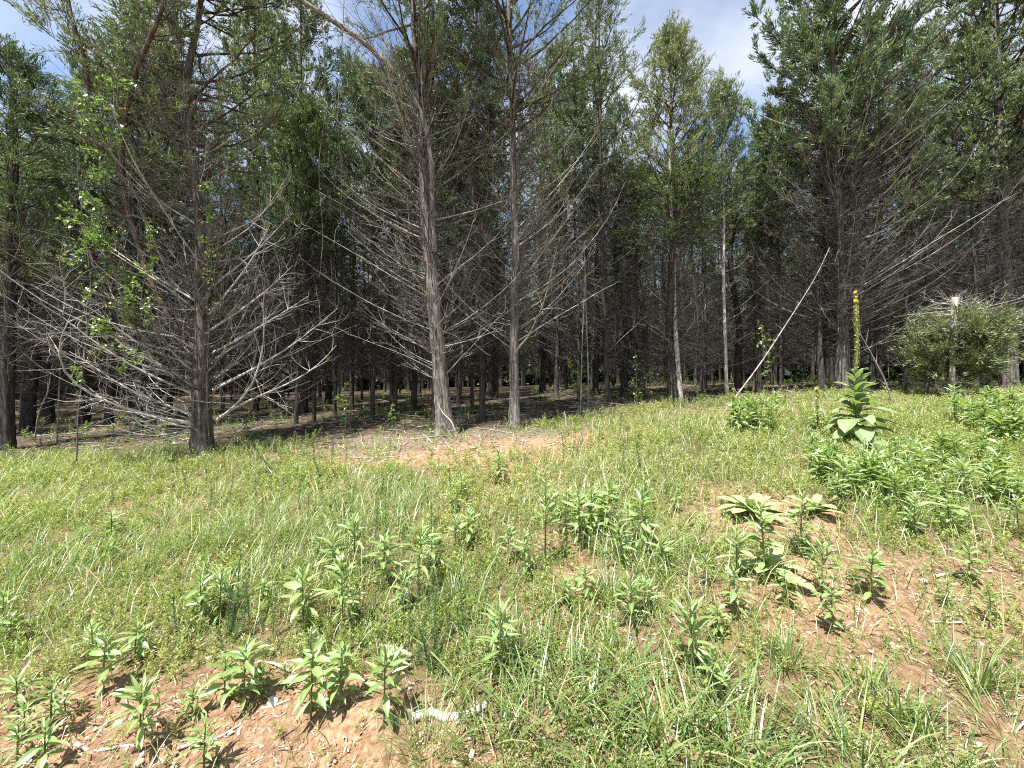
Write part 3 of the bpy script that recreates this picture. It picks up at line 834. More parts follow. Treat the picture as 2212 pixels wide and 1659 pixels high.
def place_inner(i, x, y, rz, s, label):
    if x / y > 0.27 and x / y < 0.67 and y < 17:
        i = 5
    s = (s, s, min(s, top_limit(x, y) / INNER_H[i]))
    loc = (x, y, float(gz(x, y)) - 0.02)
    if not _used[i]:
        _used[i] = True
        o = INNER[i]; o.location = loc; o.rotation_euler = (0, 0, rz); o.scale = s
    else:
        o = copy_tree(INNER[i], loc, rz, s)
    o["label"] = label
    return o


SPOTS = [(57, 934, 24), (175, 919, 24), (547, 889, 18), (610, 899, 9), (640, 916, 9), (678, 912, 9), (723, 897, 8), (804, 909, 10), (854, 900, 8), (894, 879, 12), (937, 904, 11), (990, 872, 11),
         (1020, 886, 8), (1042, 903, 13), (1072, 862, 10), (1171, 849, 12), (1202, 859, 10), (1454, 874, 14), (1518, 842, 19), (1593, 846, 10), (1640, 846, 9), (1688, 846, 8), (1774, 846, 14), (1954, 852, 8),
         (300, 930, 14), (365, 905, 12), (1385, 862, 9), (1250, 862, 9), (95, 900, 14), (2110, 846, 10), (1900, 848, 11), (480, 880, 10), (760, 885, 10), (1345, 858, 11), (655, 893, 17), (590, 876, 15), (850, 868, 15), (235, 915, 15), (330, 922, 13), (110, 915, 15), (20, 915, 16)]
rng = np.random.default_rng(55)
occ = [(b.x, b.y) for b in (b1, b2, b3, b4, b5, b6, b7, b8, b9, bb)]
front = []
for u, v, w in SPOTS:
    p = at(u, v)
    if p.y > 16:
        p.y = 13 + rng.uniform(0, 3); p.x = (u - CX) * p.y / F
    r_want = w * p.y / F / 2
    i = int(np.argmin([abs(q - r_want) + rng.uniform(0, 0.02) for q in INNER_R]))
    s = float(np.clip(r_want / INNER_R[i], 0.7, 1.25))
    wd = "stout" if w >= 14 else "slender"
    front.append((u, place_inner(i, p.x, p.y, rng.uniform(0, 6.28), s, f"{wd} dark cedar trunk just behind {landmark(u)}")))
    occ.append((p.x, p.y))
by_lab = {}
for u, o in sorted(front, key=lambda f: f[0]):
    by_lab.setdefault(o["label"], []).append(o)
_ORD = ["first", "second", "third", "fourth", "fifth", "sixth", "seventh", "eighth"]
for lab, os_ in by_lab.items():
    for k, o in enumerate(os_):
        if len(os_) > 1:
            o["label"] = f"{lab}, {_ORD[k]} from left"
deep = []
cnt = 0
for _ in range(9000):
    if cnt >= 215:
        break
    y = 9.2 + 27 * rng.uniform() ** 0.9
    x = rng.uniform(-1, 1) * (1.42 * y + 2)
    if y < edge_y(x) + 2.2:
        continue
    u = CX + F * x / y
    gap = 1335 < u < 1660
    if gap and y < 13.5:
        continue
    dmin = 1.25 + 0.03 * y
    if min((x - a_) ** 2 + (y - b_) ** 2 for a_, b_ in occ) < dmin * dmin:
        continue
    occ.append((x, y)); cnt += 1
    row = "second rows" if y < 13 else ("middle of the wood" if y < 22 else "far depth of the wood")
    i = int(rng.integers(0, 5))
    s = rng.uniform(0.8, 1.15)
    o_ = place_inner(i, x, y, rng.uniform(0, 6.28), s, f"shaded cedar in the {row} behind {landmark(u)}")
    deep.append((x, y, o_))
_grp = {}
for x, y, o in deep:
    _grp.setdefault(o["label"], []).append((x / y, o))
_T = ["first", "second", "third", "fourth", "fifth", "sixth", "seventh", "eighth", "ninth", "tenth", "eleventh", "twelfth"]
for lab, os_ in _grp.items():
    if 1 < len(os_) <= 4 and "second rows" in lab:
        for k, (_q, o) in enumerate(sorted(os_, key=lambda q: q[0])):
            o["label"] = f"{lab}, {_T[k]} from left"
# trees flanking the view, standing on from those seen
for x, y in ((-12.5, 7.4), (-15.5, 9), (-13.4, 7.9), (15.6, 9.4), (17, 11.5), (15.5, 7.6), (-16.5, 7.2)):
    place_inner(int(rng.integers(0, 5)), x, y, rng.uniform(0, 6.28), 1.0, "cedar of the wood's edge beyond " + ("the left edge" if x < 0 else "the right edge"))


def far_wood():
    rng = np.random.default_rng(8)
    a = Acc()
    n = 42000
    ang = rng.uniform(-1.25, 1.25, n)
    rad = rng.uniform(38, 52, n)
    x, y = np.sin(ang) * rad, np.cos(ang) * rad
    top = 7.5 + 3.5 * vnoise(x, y, 0.35, 30)
    z = gz(x, y) - 0.1 + (top + 0.1) * rng.uniform(0, 1, n) ** 1.25
    V, Q = kites(np.stack([x, y, z], -1), rng.normal(size=(n, 3)) + np.array([0, 0, 0.6]), rng.uniform(0.7, 1.4, n), rng.uniform(0.35, 0.7, n), rng)
    a.add(V, Q, 0, np.repeat(rng.uniform(0.1, 0.7, n), 4))
    m = 260
    ang = rng.uniform(-1.25, 1.25, m); rad = rng.uniform(36, 46, m)
    x, y = np.sin(ang) * rad, np.cos(ang) * rad
    z = gz(x, y)
    P = np.stack([np.stack([x, y, z - 0.2], -1), np.stack([x, y, z + 3], -1), np.stack([x, y, z + 8], -1)], 1)
    V, Q = tubes(P, taper(m, 3, np.full(m, 0.14), np.full(m, 0.05)), 6)
    a.add(V, Q, 1, 0.45)
    tag(link("far_wood", a.mesh("far_wood", [M_CEDAR, M_SHADEDBARK], False)), "far part of the cedar wood closing the view between the trunks", "wood", kind="stuff")


far_wood()

# ------------------------------------------------------------------ leaf meshes shared by plants
def leaf_mesh(name, mat, w, arch, fold, rows=7, wav=0.0, prof=None, seed=0):
    """leaf along +x, length 1: midrib folded, arching down toward the tip."""
    rng = np.random.default_rng(seed)
    s = np.linspace(0, 1, rows)
    pr = np.interp(s, *(prof or ([0, .08, .3, .55, .8, 1], [.10, .30, .9, 1.0, .55, .02]))) * w / 2
    ang = -arch * s
    x = np.concatenate([[0], np.cumsum(np.cos(ang[1:]) / (rows - 1))]); z = np.concatenate([[0], np.cumsum(np.sin(ang[1:]) / (rows - 1))])
    V = np.zeros((rows, 5, 3)); ti = np.zeros((rows, 5))
    for j, f in enumerate((-1, -.5, 0, .5, 1)):
        V[:, j, 0] = x + abs(f) * 0.02
        V[:, j, 1] = pr * f
        V[:, j, 2] = z + abs(f) * pr * fold + (rng.normal(0, wav, rows) * abs(f) if wav else 0)
        ti[:, j] = 0.5 + (0.22 if j == 2 else 0)
    I = np.arange(rows * 5).reshape(rows, 5)
    Q = np.stack([I[:-1, :-1], I[1:, :-1], I[1:, 1:], I[:-1, 1:]], -1)
    a = Acc(); a.add(V, Q.reshape(-1, 4), 0, ti.ravel())
    return a.mesh(name, [mat])


WLEAF = [leaf_mesh("weed_leaf", M_WEED, 0.24, 0.45, 0.35, seed=1, wav=0.006), leaf_mesh("weed_leaf", M_WEED, 0.29, 0.7, 0.25, seed=2, wav=0.01), leaf_mesh("weed_leaf", M_WEED, 0.2, 0.25, 0.5, seed=3), leaf_mesh("weed_leaf", M_WEED, 0.32, 0.95, 0.2, seed=4, wav=0.012)]
NLEAF = [leaf_mesh("narrow_weed_leaf", M_WEED, 0.15, 0.4, 0.3, 6, seed=21, wav=0.008), leaf_mesh("narrow_weed_leaf", M_WEED, 0.18, 0.8, 0.25, 6, seed=22, wav=0.012)]
MLEAF = [leaf_mesh("mullein_leaf", M_MULLEIN, 0.42, 1.0, 0.25, 9, 0.012, ([0, .1, .35, .6, .85, 1], [.25, .45, .85, 1, .6, .03]), 5),
         leaf_mesh("mullein_leaf", M_MULLEIN, 0.5, 1.55, 0.2, 9, 0.015, ([0, .1, .35, .6, .85, 1], [.25, .45, .85, 1, .65, .03]), 6),
         leaf_mesh("mullein_leaf", M_MULLEIN, 0.36, 0.6, 0.4, 9, 0.01, ([0, .1, .35, .6, .85, 1], [.3, .5, .9, 1, .55, .03]), 7)]
RLEAF = [leaf_mesh("rosette_leaf", M_ROSETTE, 0.34, 0.5, 0.3, 9, 0.008, ([0, .1, .4, .7, .9, 1], [.25, .4, .8, 1, .7, .05]), 8),
         leaf_mesh("rosette_leaf", M_ROSETTE, 0.38, 0.9, 0.2, 9, 0.01, ([0, .1, .4, .7, .9, 1], [.25, .4, .8, 1, .7, .05]), 9)]
VLEAF = [leaf_mesh("vine_leaf", M_VINE, 0.75, 0.4, 0.2, 5, 0.02, ([0, .1, .3, .6, .85, 1], [.3, .85, 1, .8, .4, .02]), 10), leaf_mesh("vine_leaf", M_VINE, 0.62, 0.7, 0.3, 5, 0.02, ([0, .1, .3, .6, .85, 1], [.3, .85, 1, .8, .4, .02]), 11)]


def put_leaf(me, parent, p, az, pitch, s, roll=0.0, name="leaf"):
    o = link(name, me, parent)
    o.location = p
    o.rotation_euler = Euler((roll, -pitch, az), 'XYZ')
    o.scale = (s, s, s)
    return o


def stem_mesh(H, r, rng, bend=0.03, name="stem", mat=None, sides=6):
    s = np.linspace(0, 1, 7)
    b = rng.normal(0, bend, 2) * H
    P = np.stack([b[0] * s ** 2, b[1] * s ** 2, -0.03 + (H + 0.03) * s], -1)
    a = Acc(); V, Q = tubes(P, r * (1 - 0.55 * s), sides); a.add(V, Q, 0, 0.5)
    return a.mesh(name, [mat or M_WEEDSTEM]), P


# ------------------------------------------------------------------ broad-leaved weeds
WEEDS = [(435, 1352, 1265), (475, 1345, 1253), (655, 1367, 1260), (766, 1240, 1135), (740, 1372, 1235), (719, 1252, 1172), (828, 1266, 1178), (903, 1300, 1165), (869, 1316, 1255), (1077, 1046, 990),
         (998, 1086, 1038), (973, 1112, 1070), (985, 1190, 1127), (1012, 1182, 1120), (1158, 1070, 1030), (1178, 1210, 1068), (1221, 1162, 1080), (1252, 1186, 1090), (1276, 1160, 1078), (1309, 1174, 1072), (1321, 1090, 1048),
         (1386, 1203, 1090), (1396, 1100, 1053), (1461, 1103, 1068), (1651, 1246, 1122), (1591, 1248, 1166), (1133, 1247, 1170), (1526, 1262, 1216), (1266, 1300, 1240), (1218, 1310, 1266), (1729, 1207, 1095), (1742, 1212, 1168),
         (1776, 1297, 1198), (1880, 1299, 1215), (1961, 1164, 1110), (1976, 1163, 1088), (2024, 1128, 1076), (2049, 1160, 1088), (2093, 1162, 1116), (2199, 1167, 1096), (2094, 1262, 1194), (2044, 1312, 1264), (1810, 1104, 1044),
         (1909, 1078, 1036), (1363, 1356, 1274), (1394, 1328, 1268), (1494, 1452, 1330), (1541, 1508, 1430), (1585, 1334, 1250), (1550, 1377, 1322), (1798, 1364, 1286), (22, 1396, 1345), (201, 1427, 1360), (223, 1502, 1408),
         (291, 1432, 1366), (38, 1540, 1475), (110, 1595, 1493), (52, 1585, 1535), (302, 1622, 1507), (97, 1668, 1585), (37, 1646, 1580), (440, 1668, 1578), (527, 1527, 1418), (485, 1522, 1443), (415, 1556, 1505), (140, 1544, 1494),
         (668, 1416, 1378), (672, 1559, 1432), (735, 1536, 1422), (830, 1569, 1437), (858, 1459, 1415), (1080, 1462, 1340), (616, 1490, 1455), (568, 1312, 1270), (241, 1177, 1118), (177, 1186, 1153), (235, 1218, 1180), (8, 1372, 1300),
         (1020, 1130, 1090), (1100, 1215, 1150), (560, 1500, 1455), (2140, 1345, 1290), (1700, 1310, 1250), (1430, 1240, 1180), (1340, 1230, 1150), (930, 1240, 1170), (690, 1215, 1165), (1200, 1120, 1075)]
STAND = []
rng = np.random.default_rng(909)
for _ in range(66):
    u = rng.uniform(1745, 2215); lo = np.interp(u, [1745, 1850, 1950, 2215], [1010, 1030, 1020, 940])
    v = rng.uniform(lo, np.interp(u, [1745, 1900, 2215], [1075, 1105, 1125]))
    STAND.append((u, v, v - rng.uniform(42, 74)))
for _ in range(14):
    STAND.append((rng.uniform(1590, 1680), rng.uniform(918, 945), 0)); STAND[-1] = (STAND[-1][0], STAND[-1][1], STAND[-1][1] - rng.uniform(40, 64))
for _ in range(26):
    v = rng.uniform(900, 960); STAND.append((rng.uniform(2060, 2212), v, v - rng.uniform(40, 66)))


def make_weed(u, v, vt, rng, label, group=None):
    p = at(u, v)
    H = max(0.10, (v - vt) * p.y / F) * 1.2
    root = thing("leafy_weed", label, "weed", p, rng.uniform(0, 6.28), group)
    me, P = stem_mesh(H, 0.0035 + 0.006 * H, rng)
    link("stem", me, root)
    slim = rng.uniform() < 0.4
    n = int(np.clip(18 + H * 34, 19, 32)) + (6 if slim else 0)
    broad = int(rng.integers(0, 2))
    Lmax = np.clip(0.29 * H + 0.04, 0.055, 0.155) * rng.uniform(0.85, 1.15)
    for i in range(n):
        t = (i + 0.5) / n
        z = 0.22 + 0.78 * t ** 0.75
        q = [float(np.interp(z, np.linspace(0, 1, 7), P[:, k])) for k in range(3)]
        L = Lmax * float(np.interp(t, [0, .3, .65, .85, 1], [.65, 1.0, .95, .6, .38])) * rng.uniform(0.8, 1.15)
        pit = float(np.interp(t, [0, .4, .75, 1], [0.1, 0.42, 0.72, 1.25])) + rng.normal(0, 0.16)
        me = WLEAF[(broad + (2 if t > 0.7 else (0 if rng.uniform() < .7 else 3))) % 4] if t < 0.85 else WLEAF[2]
        if slim:
            me = NLEAF[int(rng.integers(0, 2))]; pit = 0.35 + 0.75 * t + rng.normal(0, 0.2)
        if rng.uniform() < 0.05 and t < 0.6:
            continue
        put_leaf(me, root, q, i * 2.39996 + rng.normal(0, 0.3), pit, L, rng.normal(0, 0.3))
    return root


_FEAT = [(1620, 1105, "the broad mullein rosette"), (1762, 1100, "the smaller mullein rosette"), (1850, 965, "the flowering mullein"), (1350, 1560, "the coarse grass clump"), (1320, 1290, "the spiky grass tuft"),
         (960, 1555, "the thick pale root"), (600, 1438, "the white forked stick"), (130, 1620, "the lower-left bare soil"), (560, 1120, "the long left-hand grass"), (1110, 940, "the central cedars"),
         (2100, 1400, "the reddish bare soil"), (210, 1250, "the left-side grass tangle"), (1665, 1225, "the half-hidden rosette"), (985, 1290, "the small central grass tuft")]


def describe(u, v, H):
    fu, fv, nm = min(_FEAT, key=lambda f: math.hypot((f[0] - u), (f[1] - v) * 1.6))
    du, dv = u - fu, (v - fv) * 1.6
    side = ("right of" if du > 0 else "left of") if abs(du) > abs(dv) else ("in front of" if dv > 0 else "behind")
    size = "tall" if H > 0.30 else ("mid-sized" if H > 0.2 else "small")
    return f"{size} leafy weed {side} {nm}"


ORD = ["first", "second", "third", "fourth", "fifth", "sixth", "seventh", "eighth", "ninth", "tenth", "eleventh", "twelfth"]
_lab = {}
for w in WEEDS:
    p = at(w[0], w[1])
    _lab.setdefault(describe(w[0], w[1], (w[1] - w[2]) * p.y / F), []).append(w)
rng = np.random.default_rng(404)
for lab, ws in _lab.items():
    ws.sort()
    for i, w in enumerate(ws):
        make_weed(*w, rng, lab if len(ws) == 1 else f"{lab}, {ORD[min(i, 11)]} from left", "broad-leaved weeds scattered over the meadow")
_st = sorted(w for w in STAND if not (w[0] < 1700 or (w[1] < 962 and w[0] > 2055)))


def stand_label(w):
    k = _st.index(w) * 9 // len(_st)
    depth = "rear" if w[1] < 1035 else ("front" if w[1] > 1078 else "middle")
    where = ["under the flowering mullein's left side", "right under the flowering mullein", "just right under the flowering mullein", "a step right of the mullein", "two steps right of the mullein",
             "below the broken-topped cedar", "past the broken-topped cedar", "toward the right edge", "at the right edge"][k]
    return f"crowded weed in the {depth} of the thick stand, {where}"


for w in STAND:
    if w[0] < 1700:
        make_weed(*w, rng, "leafy weed of the clump beside the leaning pole's foot", "weeds by the leaning pole")
    elif w[1] < 962 and w[0] > 2055:
        make_weed(*w, rng, "lush weed of the patch at the right edge below the broken-topped cedar", "weeds at the right edge")
    else:
        make_weed(*w, rng, stand_label(w), "weeds crowding below the mullein")


# ------------------------------------------------------------------ mulleins
def flower_mesh():
    a = Acc()
    n = 5
    for k in range(n):
        th = k * 2 * PI / n
        c, s = math.cos(th), math.sin(th)
        V = [(0.2, 0, 0), (0.55 + .25 * c - .3 * s, 0.25 * 0 + .3 * c + .0, .25 * s + .3 * s), (0.75, c * .95, s * .95), (0.55 + .25 * c + .3 * s, -.3 * c + .5 * c, .8 * s)]
        V = [(0.1, 0, 0), (0.35, math.cos(th - .5) * .7, math.sin(th - .5) * .7), (0.45, c, s), (0.35, math.cos(th + .5) * .7, math.sin(th + .5) * .7)]
        a.add(V, [[0, 1, 2, 3]], 0, 0.3 + 0.1 * k)
    return a.mesh("flower", [M_FLOWER], False)


FLOWER = flower_mesh()


def bud_spike(H, r, rng, name="flower_spike"):
    """knobbly spike of buds."""
    a = Acc()
    s = np.linspace(0, 1, 12)
    V, Q = tubes(np.stack([0.012 * np.sin(s * 4), 0 * s, s * H], -1), r * 0.75 * np.interp(s, [0, .1, .8, 1], [.7, 1, .85, .35]), 8)
    a.add(V, Q, 0, 0.4)
    n = int(H * 620)
    z = rng.uniform(0, 1, n) * H; th = rng.uniform(0, 6.28, n)
    rr = r * 0.8 * np.interp(z / H, [0, .1, .8, 1], [.7, 1, .85, .4])
    pos = np.stack([rr * np.cos(th) + 0.012 * np.sin(z / H * 4), rr * np.sin(th), z], -1)
    V, Q = kites(pos, np.stack([np.cos(th), np.sin(th), 0 * th + 0.9], -1), rng.uniform(0.012, 0.02, n), rng.uniform(0.008, 0.013, n), rng, 0.3)
    a.add(V, Q, 0, np.repeat(rng.uniform(0.2, 0.8, n), 4))
    return a.mesh(name, [M_BUD])


def mullein(u, v, v_fl, v_top, label, n, Lmax, seed, fl=60, mats=MLEAF, r=0.014, spike=True):
    rng = np.random.default_rng(seed)
    p = at(u, v)
    k = p.y / F
    H = (v - v_fl) * k
    root = thing("mullein_plant", label, "mullein", p, 0)
    me, P = stem_mesh(H, r, rng, 0.01, "stem", M_WEEDSTEM, 8)
    link("stem", me, root)
    for i in range(n):
        t = (i + 0.5) / n
        z = 0.02 + 0.98 * t
        q = [float(np.interp(z, np.linspace(0, 1, 7), P[:, kk])) for kk in range(3)]
        L = Lmax * float(np.interp(t, [0, .15, .4, .7, .9, 1], [.95, 1.0, .84, .62, .40, .2])) * rng.uniform(0.82, 1.12)
        pit = float(np.interp(t, [0, .2, .5, .8, 1], [0.15, 0.42, 0.62, 0.9, 1.2])) + rng.normal(0, 0.12)
        put_leaf(mats[(1 if t < 0.4 and rng.uniform() < .6 else (0 if t < 0.7 else 2)) % len(mats)], root, q, i * 2.39996 + rng.normal(0, 0.2) + 0.7, pit, L, rng.normal(0, 0.18))
    if spike:
        Hs = (v_fl - v_top) * k
        sp = link("flower_spike", bud_spike(Hs, r * 1.55, rng), root)
        sp.location = P[-1]
        for i in range(fl):
            t = rng.uniform() ** 0.6 if i % 3 else rng.uniform(0.86, 1.0)
            th = rng.uniform(0, 6.28); rr = r * 1.3 * float(np.interp(t, [0, .1, .8, 1], [.8, 1, .9, .45]))
            f = link("flower", FLOWER, sp)
            f.location = (rr * math.cos(th) + 0.012 * math.sin(t * 4), rr * math.sin(th), t * Hs)
            f.rotation_euler = (0, -0.35, th); s_ = rng.uniform(0.008, 0.015) * (1.3 if t > 0.86 else 1); f.scale = (s_, s_, s_)
    return root


mullein(1850, 962, 802, 630, "tall mullein with a long yellow flower spike standing above the meadow at right", 52, 0.46, 71)
mullein(1585, 928, 862, 838, "young mullein budding at the foot of the leaning pole", 34, 0.24, 72, 6, r=0.011)
mullein(1766, 945, 862, 838, "thin small mullein with a yellow tip left of the tall flowering one", 30, 0.2, 73, 14, r=0.009)
mullein(2222, 905, 830, 800, "broad mullein half cut off by the right edge", 18, 0.32, 74, 0, spike=False)


def rosette(u, v, label, n, L, seed, upright=0.35, mats=RLEAF):
    rng = np.random.default_rng(seed)
    p = at(u, v)
    root = thing("mullein_rosette", label, "mullein", p, 0)
    me, P = stem_mesh(0.05, 0.014, rng, 0, "stem", M_WEEDSTEM)
    link("stem", me, root)
    for i in range(n):
        t = i / (n - 1)
        pit = float(np.interp(t, [0, .5, 1], [0.18, upright + 0.25, 1.25])) + rng.normal(0, 0.08)
        put_leaf(mats[i % len(mats)], root, (0, 0, 0.015 + 0.03 * t), i * 2.39996 + 0.4, pit, L * float(np.interp(t, [0, .6, 1], [1, .9, .4])) * rng.uniform(.85, 1.1), rng.normal(0, 0.15))


rosette(1622, 1112, "broad pale grey-green mullein rosette on the bare patch", 18, 0.32, 81)
rosette(1760, 1110, "smaller pale mullein rosette behind a tall weed, right of the broad one", 13, 0.24, 82, 0.5)
rosette(1668, 1240, "half-hidden mullein rosette at the foot of a tall weed, below the broad pale one", 15, 0.26, 83)
rosette(1795, 1010, "pale mullein rosette under the weeds left below the flowering mullein", 12, 0.32, 84)
rosette(1905, 1006, "pale mullein rosette under the weeds right below the flowering mullein", 10, 0.28, 85)


# ------------------------------------------------------------------ coarse grass tufts
def tuft_mesh(n, L, wd, rng, spread=0.05, lean=(0.1, 0.8), curl=(0.3, 1.3), mat=None, seg=5):
    r = rng.uniform(0, 1, n) ** 0.5 * spread; th = rng.uniform(0, 6.28, n)
    pos = np.stack([r * np.cos(th), r * np.sin(th), np.full(n, -0.01)], -1)
    a = Acc()
    V, Q = blades(pos, th + rng.normal(0, 0.5, n), rng.uniform(*lean, n), rng.uniform(*curl, n), L * rng.uniform(0.5, 1.1, n), wd * rng.uniform(0.6, 1.2, n), seg, rng)
    ti = rng.uniform(0.15, 0.85, n); ti[rng.uniform(size=n) < 0.06] = 1.1
    a.add(V, Q, 0, np.repeat(ti, (seg + 1) * 2))
    return a.mesh("blades", [mat or M_FESCUE])


rng = np.random.default_rng(616)
TUFTS = [tuft_mesh(62, 0.34, 0.0072, rng, 0.13), tuft_mesh(54, 0.37, 0.009, rng, 0.15, (0.1, 1.0), (0.3, 1.5)), tuft_mesh(100, 0.26, 0.005, rng, 0.05, (0.1, 1.0), (0.1, 0.7)), tuft_mesh(120, 0.48, 0.004, rng, 0.14, (0.05, 0.6), (0.6, 1.8), M_GRASS, 6)]
TUFTPOS = [(1322, 1300, 2, 1.0, "spiky dark grass tuft in the middle below the weeds"), (985, 1300, 2, .9, "small spiky grass tuft left of the middle"), (735, 1430, 1, .7, "coarse grass tuft behind the two weeds on the bare soil"),
           (1100, 1430, 0, .9, None), (1180, 1480, 1, .9, None), (1040, 1500, 1, 1.0, None), (1250, 1520, 0, 1.0, None), (1330, 1450, 1, .8, None), (1400, 1560, 1, 1.0, None), (1150, 1600, 0, 1.1, None), (1290, 1620, 1, 1.0, None),
           (1480, 1620, 0, 1.1, None), (1580, 1570, 1, .9, None), (1060, 1640, 0, .9, None), (1420, 1660, 1, 1.0, None), (1640, 1650, 0, 1.0, None), (1530, 1500, 0, .8, None), (1240, 1680, 1, 1.0, None), (1350, 1700, 0, 1.0, None), (1560, 1700, 1, 1.0, None),
           (1700, 1440, 2, .9, "dark fine grass tuft on the bare soil below the weeds at right"), (2105, 1480, 2, 1.1, "spiky grass tuft near the right edge of the bare soil"), (1890, 1540, 0, .9, "sprawling grass tuft on the lower right soil"),
           (1760, 1580, 0, .8, None), (1980, 1590, 2, 1.0, "thin grass tuft between the two lower right ones"), (2180, 1600, 0, .8, "broad grass tuft in the lower right corner"), (1840, 1660, 1, .9, None), (2040, 1680, 0, .8, "grass tuft cut off by the bottom edge at right"),
           (200, 1420, 3, .45, "short arching grass tuft among the weeds at left"), (930, 1640, 3, .7, "long thin grass tuft at the bottom left of the big clump"), (1720, 1180, 2, .7, "grey-green grass tuft right of the small rosette"),
           (600, 1120, 3, .9, None), (520, 1150, 3, .9, None), (690, 1110, 3, .9, None), (820, 1070, 3, .8, None), (450, 1190, 3, .9, None), (1290, 1030, 3, .7, None), (1360, 1010, 3, .7, None), (560, 1180, 3, .9, None), (740, 1160, 3, .8, None), (380, 1130, 3, .8, None),
           (640, 1170, 3, .9, None), (880, 1100, 3, .7, None), (1430, 990, 3, .7, None), (480, 1080, 3, .8, None)]
_clump = sorted(t[0] for t in TUFTPOS if t[4] is None and t[1] >= 1250)
_long = sorted(t[0] for t in TUFTPOS if t[4] is None and t[1] < 1250)
_N = ["leftmost", "second", "third", "fourth", "fifth", "sixth", "seventh", "eighth", "ninth", "tenth", "eleventh", "twelfth", "thirteenth", "fourteenth", "fifteenth", "sixteenth", "seventeenth", "eighteenth", "nineteenth", "twentieth"]
for u, v, k, s, lab in TUFTPOS:
    p = at(u, v)
    grp = None
    if lab is None:
        if v < 1250:
            lab, grp = f"fine arching long-bladed meadow tuft, {_N[_long.index(u)]} from left of its kind", "long-bladed meadow tufts"
        else:
            lab, grp = f"coarse tuft of the big bottom grass clump, {_N[_clump.index(u)]} from left", "tufts of the big grass clump"
    o = thing("grass_tuft", lab, "grass tuft", p, rng.uniform(0, 6.28), grp)
    o.scale = (s, s, s)
    link("blades", TUFTS[k], o)


# ------------------------------------------------------------------ feathery upright stems
def feather_mesh(H, rng, n=150):
    a = Acc()
    s = np.linspace(0, 1, 5)
    P = np.stack([rng.normal(0, .03) * s ** 2, rng.normal(0, .03) * s ** 2, H * s], -1)
    V, Q = tubes(P, 0.003 * (1 - .6 * s), 4); a.add(V, Q, 0, 0.4)
    t = rng.uniform(0.1, 1, n)
    q = np.stack([np.interp(t, s, P[:, k]) for k in range(3)], -1)
    th = rng.uniform(0, 6.28, n)
    V, Q = kites(q, np.stack([np.cos(th), np.sin(th), 0.5 + 0.9 * t], -1), rng.uniform(0.02, 0.045, n) * (1.15 - .5 * t), rng.uniform(0.003, 0.006, n), rng)
    a.add(V, Q, 0, np.repeat(rng.uniform(0, 1, n), 4))
    return a.mesh("feathery_stem", [M_FEATHER], False)


rng = np.random.default_rng(717)
FEATH = [feather_mesh(0.32, rng), feather_mesh(0.26, rng), feather_mesh(0.4, rng)]
for _ in range(85):
    u, v = [(rng.normal(560, 120), rng.normal(1080, 45)), (rng.normal(860, 60), rng.normal(1140, 50)), (rng.normal(1330, 90), rng.normal(1000, 30)), (rng.normal(930, 60), rng.normal(1370, 60)), (rng.normal(500, 60), rng.normal(1370, 40))][int(rng.integers(0, 5))]
    p = at(u, max(v, 960))
    where = "the left-hand long grass" if u < 700 and v < 1200 else ("the central weeds" if v < 1200 and u < 1100 else ("the grass before the pale cedar" if v < 1200 else "the bare soil's upper edge"))
    o = link("feathery_weed", FEATH[int(rng.integers(0, 3))])
    tag(o, f"narrow blue-green feathery stem rising from {where}", "weed", "feathery stems in " + where)
    o.location = p; o.rotation_euler = (rng.normal(0, .1), rng.normal(0, .1), rng.uniform(0, 6.28)); s = rng.uniform(0.6, 1.05); o.scale = (s, s, s)


# ------------------------------------------------------------------ low cover: sprigs, grass blades, straw, pebbles (nobody could count them)
def scatter(n, y0, y1, rng, dens=None, wide=1.5, power=1.0):
    y = y0 + (y1 - y0) * rng.uniform(0, 1, n) ** power
    x = rng.uniform(-1, 1, n) * (wide * y + 0.25)
    if dens is not None:
        keep = rng.uniform(0, 1, n) < dens(x, y)
        x, y = x[keep], y[keep]
    return np.stack([x, y, gz(x, y)], -1)


def sprig_template(rng, H, nl, ll, lw):
    t = np.linspace(0.15, 1, nl)
    bend = rng.normal(0, 0.12, 2)
    q = np.stack([bend[0] * H * t ** 2, bend[1] * H * t ** 2, H * t], -1)
    th = np.arange(nl) * 2.39996 + rng.normal(0, .3, nl)
    d = np.stack([np.cos(th), np.sin(th), 0.35 + 0.8 * t ** 2 + rng.normal(0, .2, nl)], -1)
    V, Q = kites(q, d, ll * rng.uniform(0.6, 1.1, nl) * (1.15 - 0.45 * t), lw * rng.uniform(0.7, 1.2, nl), rng)
    ti = np.repeat(rng.normal(0, 0.14, nl) + 0.2 * (t - .5), 4)
    V2 = np.array([[-.0015, 0, -.01], [.0015, 0, -.01], [bend[0] * H + .0008, bend[1] * H, H], [bend[0] * H - .0008, bend[1] * H, H]])
    return np.concatenate([V, V2]), np.concatenate([Q, [[len(V), len(V) + 1, len(V) + 2, len(V) + 3]]]), np.concatenate([ti, np.full(4, -.1)])


def stamp(acc, tpl, pos, sc, rng, tint, mat=0, tilt=0.25):
    V, Q, ti = tpl
    n = len(pos)
    th = rng.uniform(0, 6.28, n)
    tx, ty = rng.normal(0, tilt, n), rng.normal(0, tilt, n)
    c, s = np.cos(th), np.sin(th)
    X = V[None, :, 0] * c[:, None] - V[None, :, 1] * s[:, None]
    Y = V[None, :, 0] * s[:, None] + V[None, :, 1] * c[:, None]
    Z = np.broadcast_to(V[None, :, 2], X.shape)
    X, Y = X + Z * tx[:, None], Y + Z * ty[:, None]
    P = np.stack([X, Y, Z], -1) * sc[:, None, None] + pos[:, None, :]
    Qs = (Q[None] + (np.arange(n) * len(V))[:, None, None]).reshape(-1, 4)
    acc.add(P.reshape(-1, 3), Qs, mat, (tint[:, None] + ti[None]).ravel())


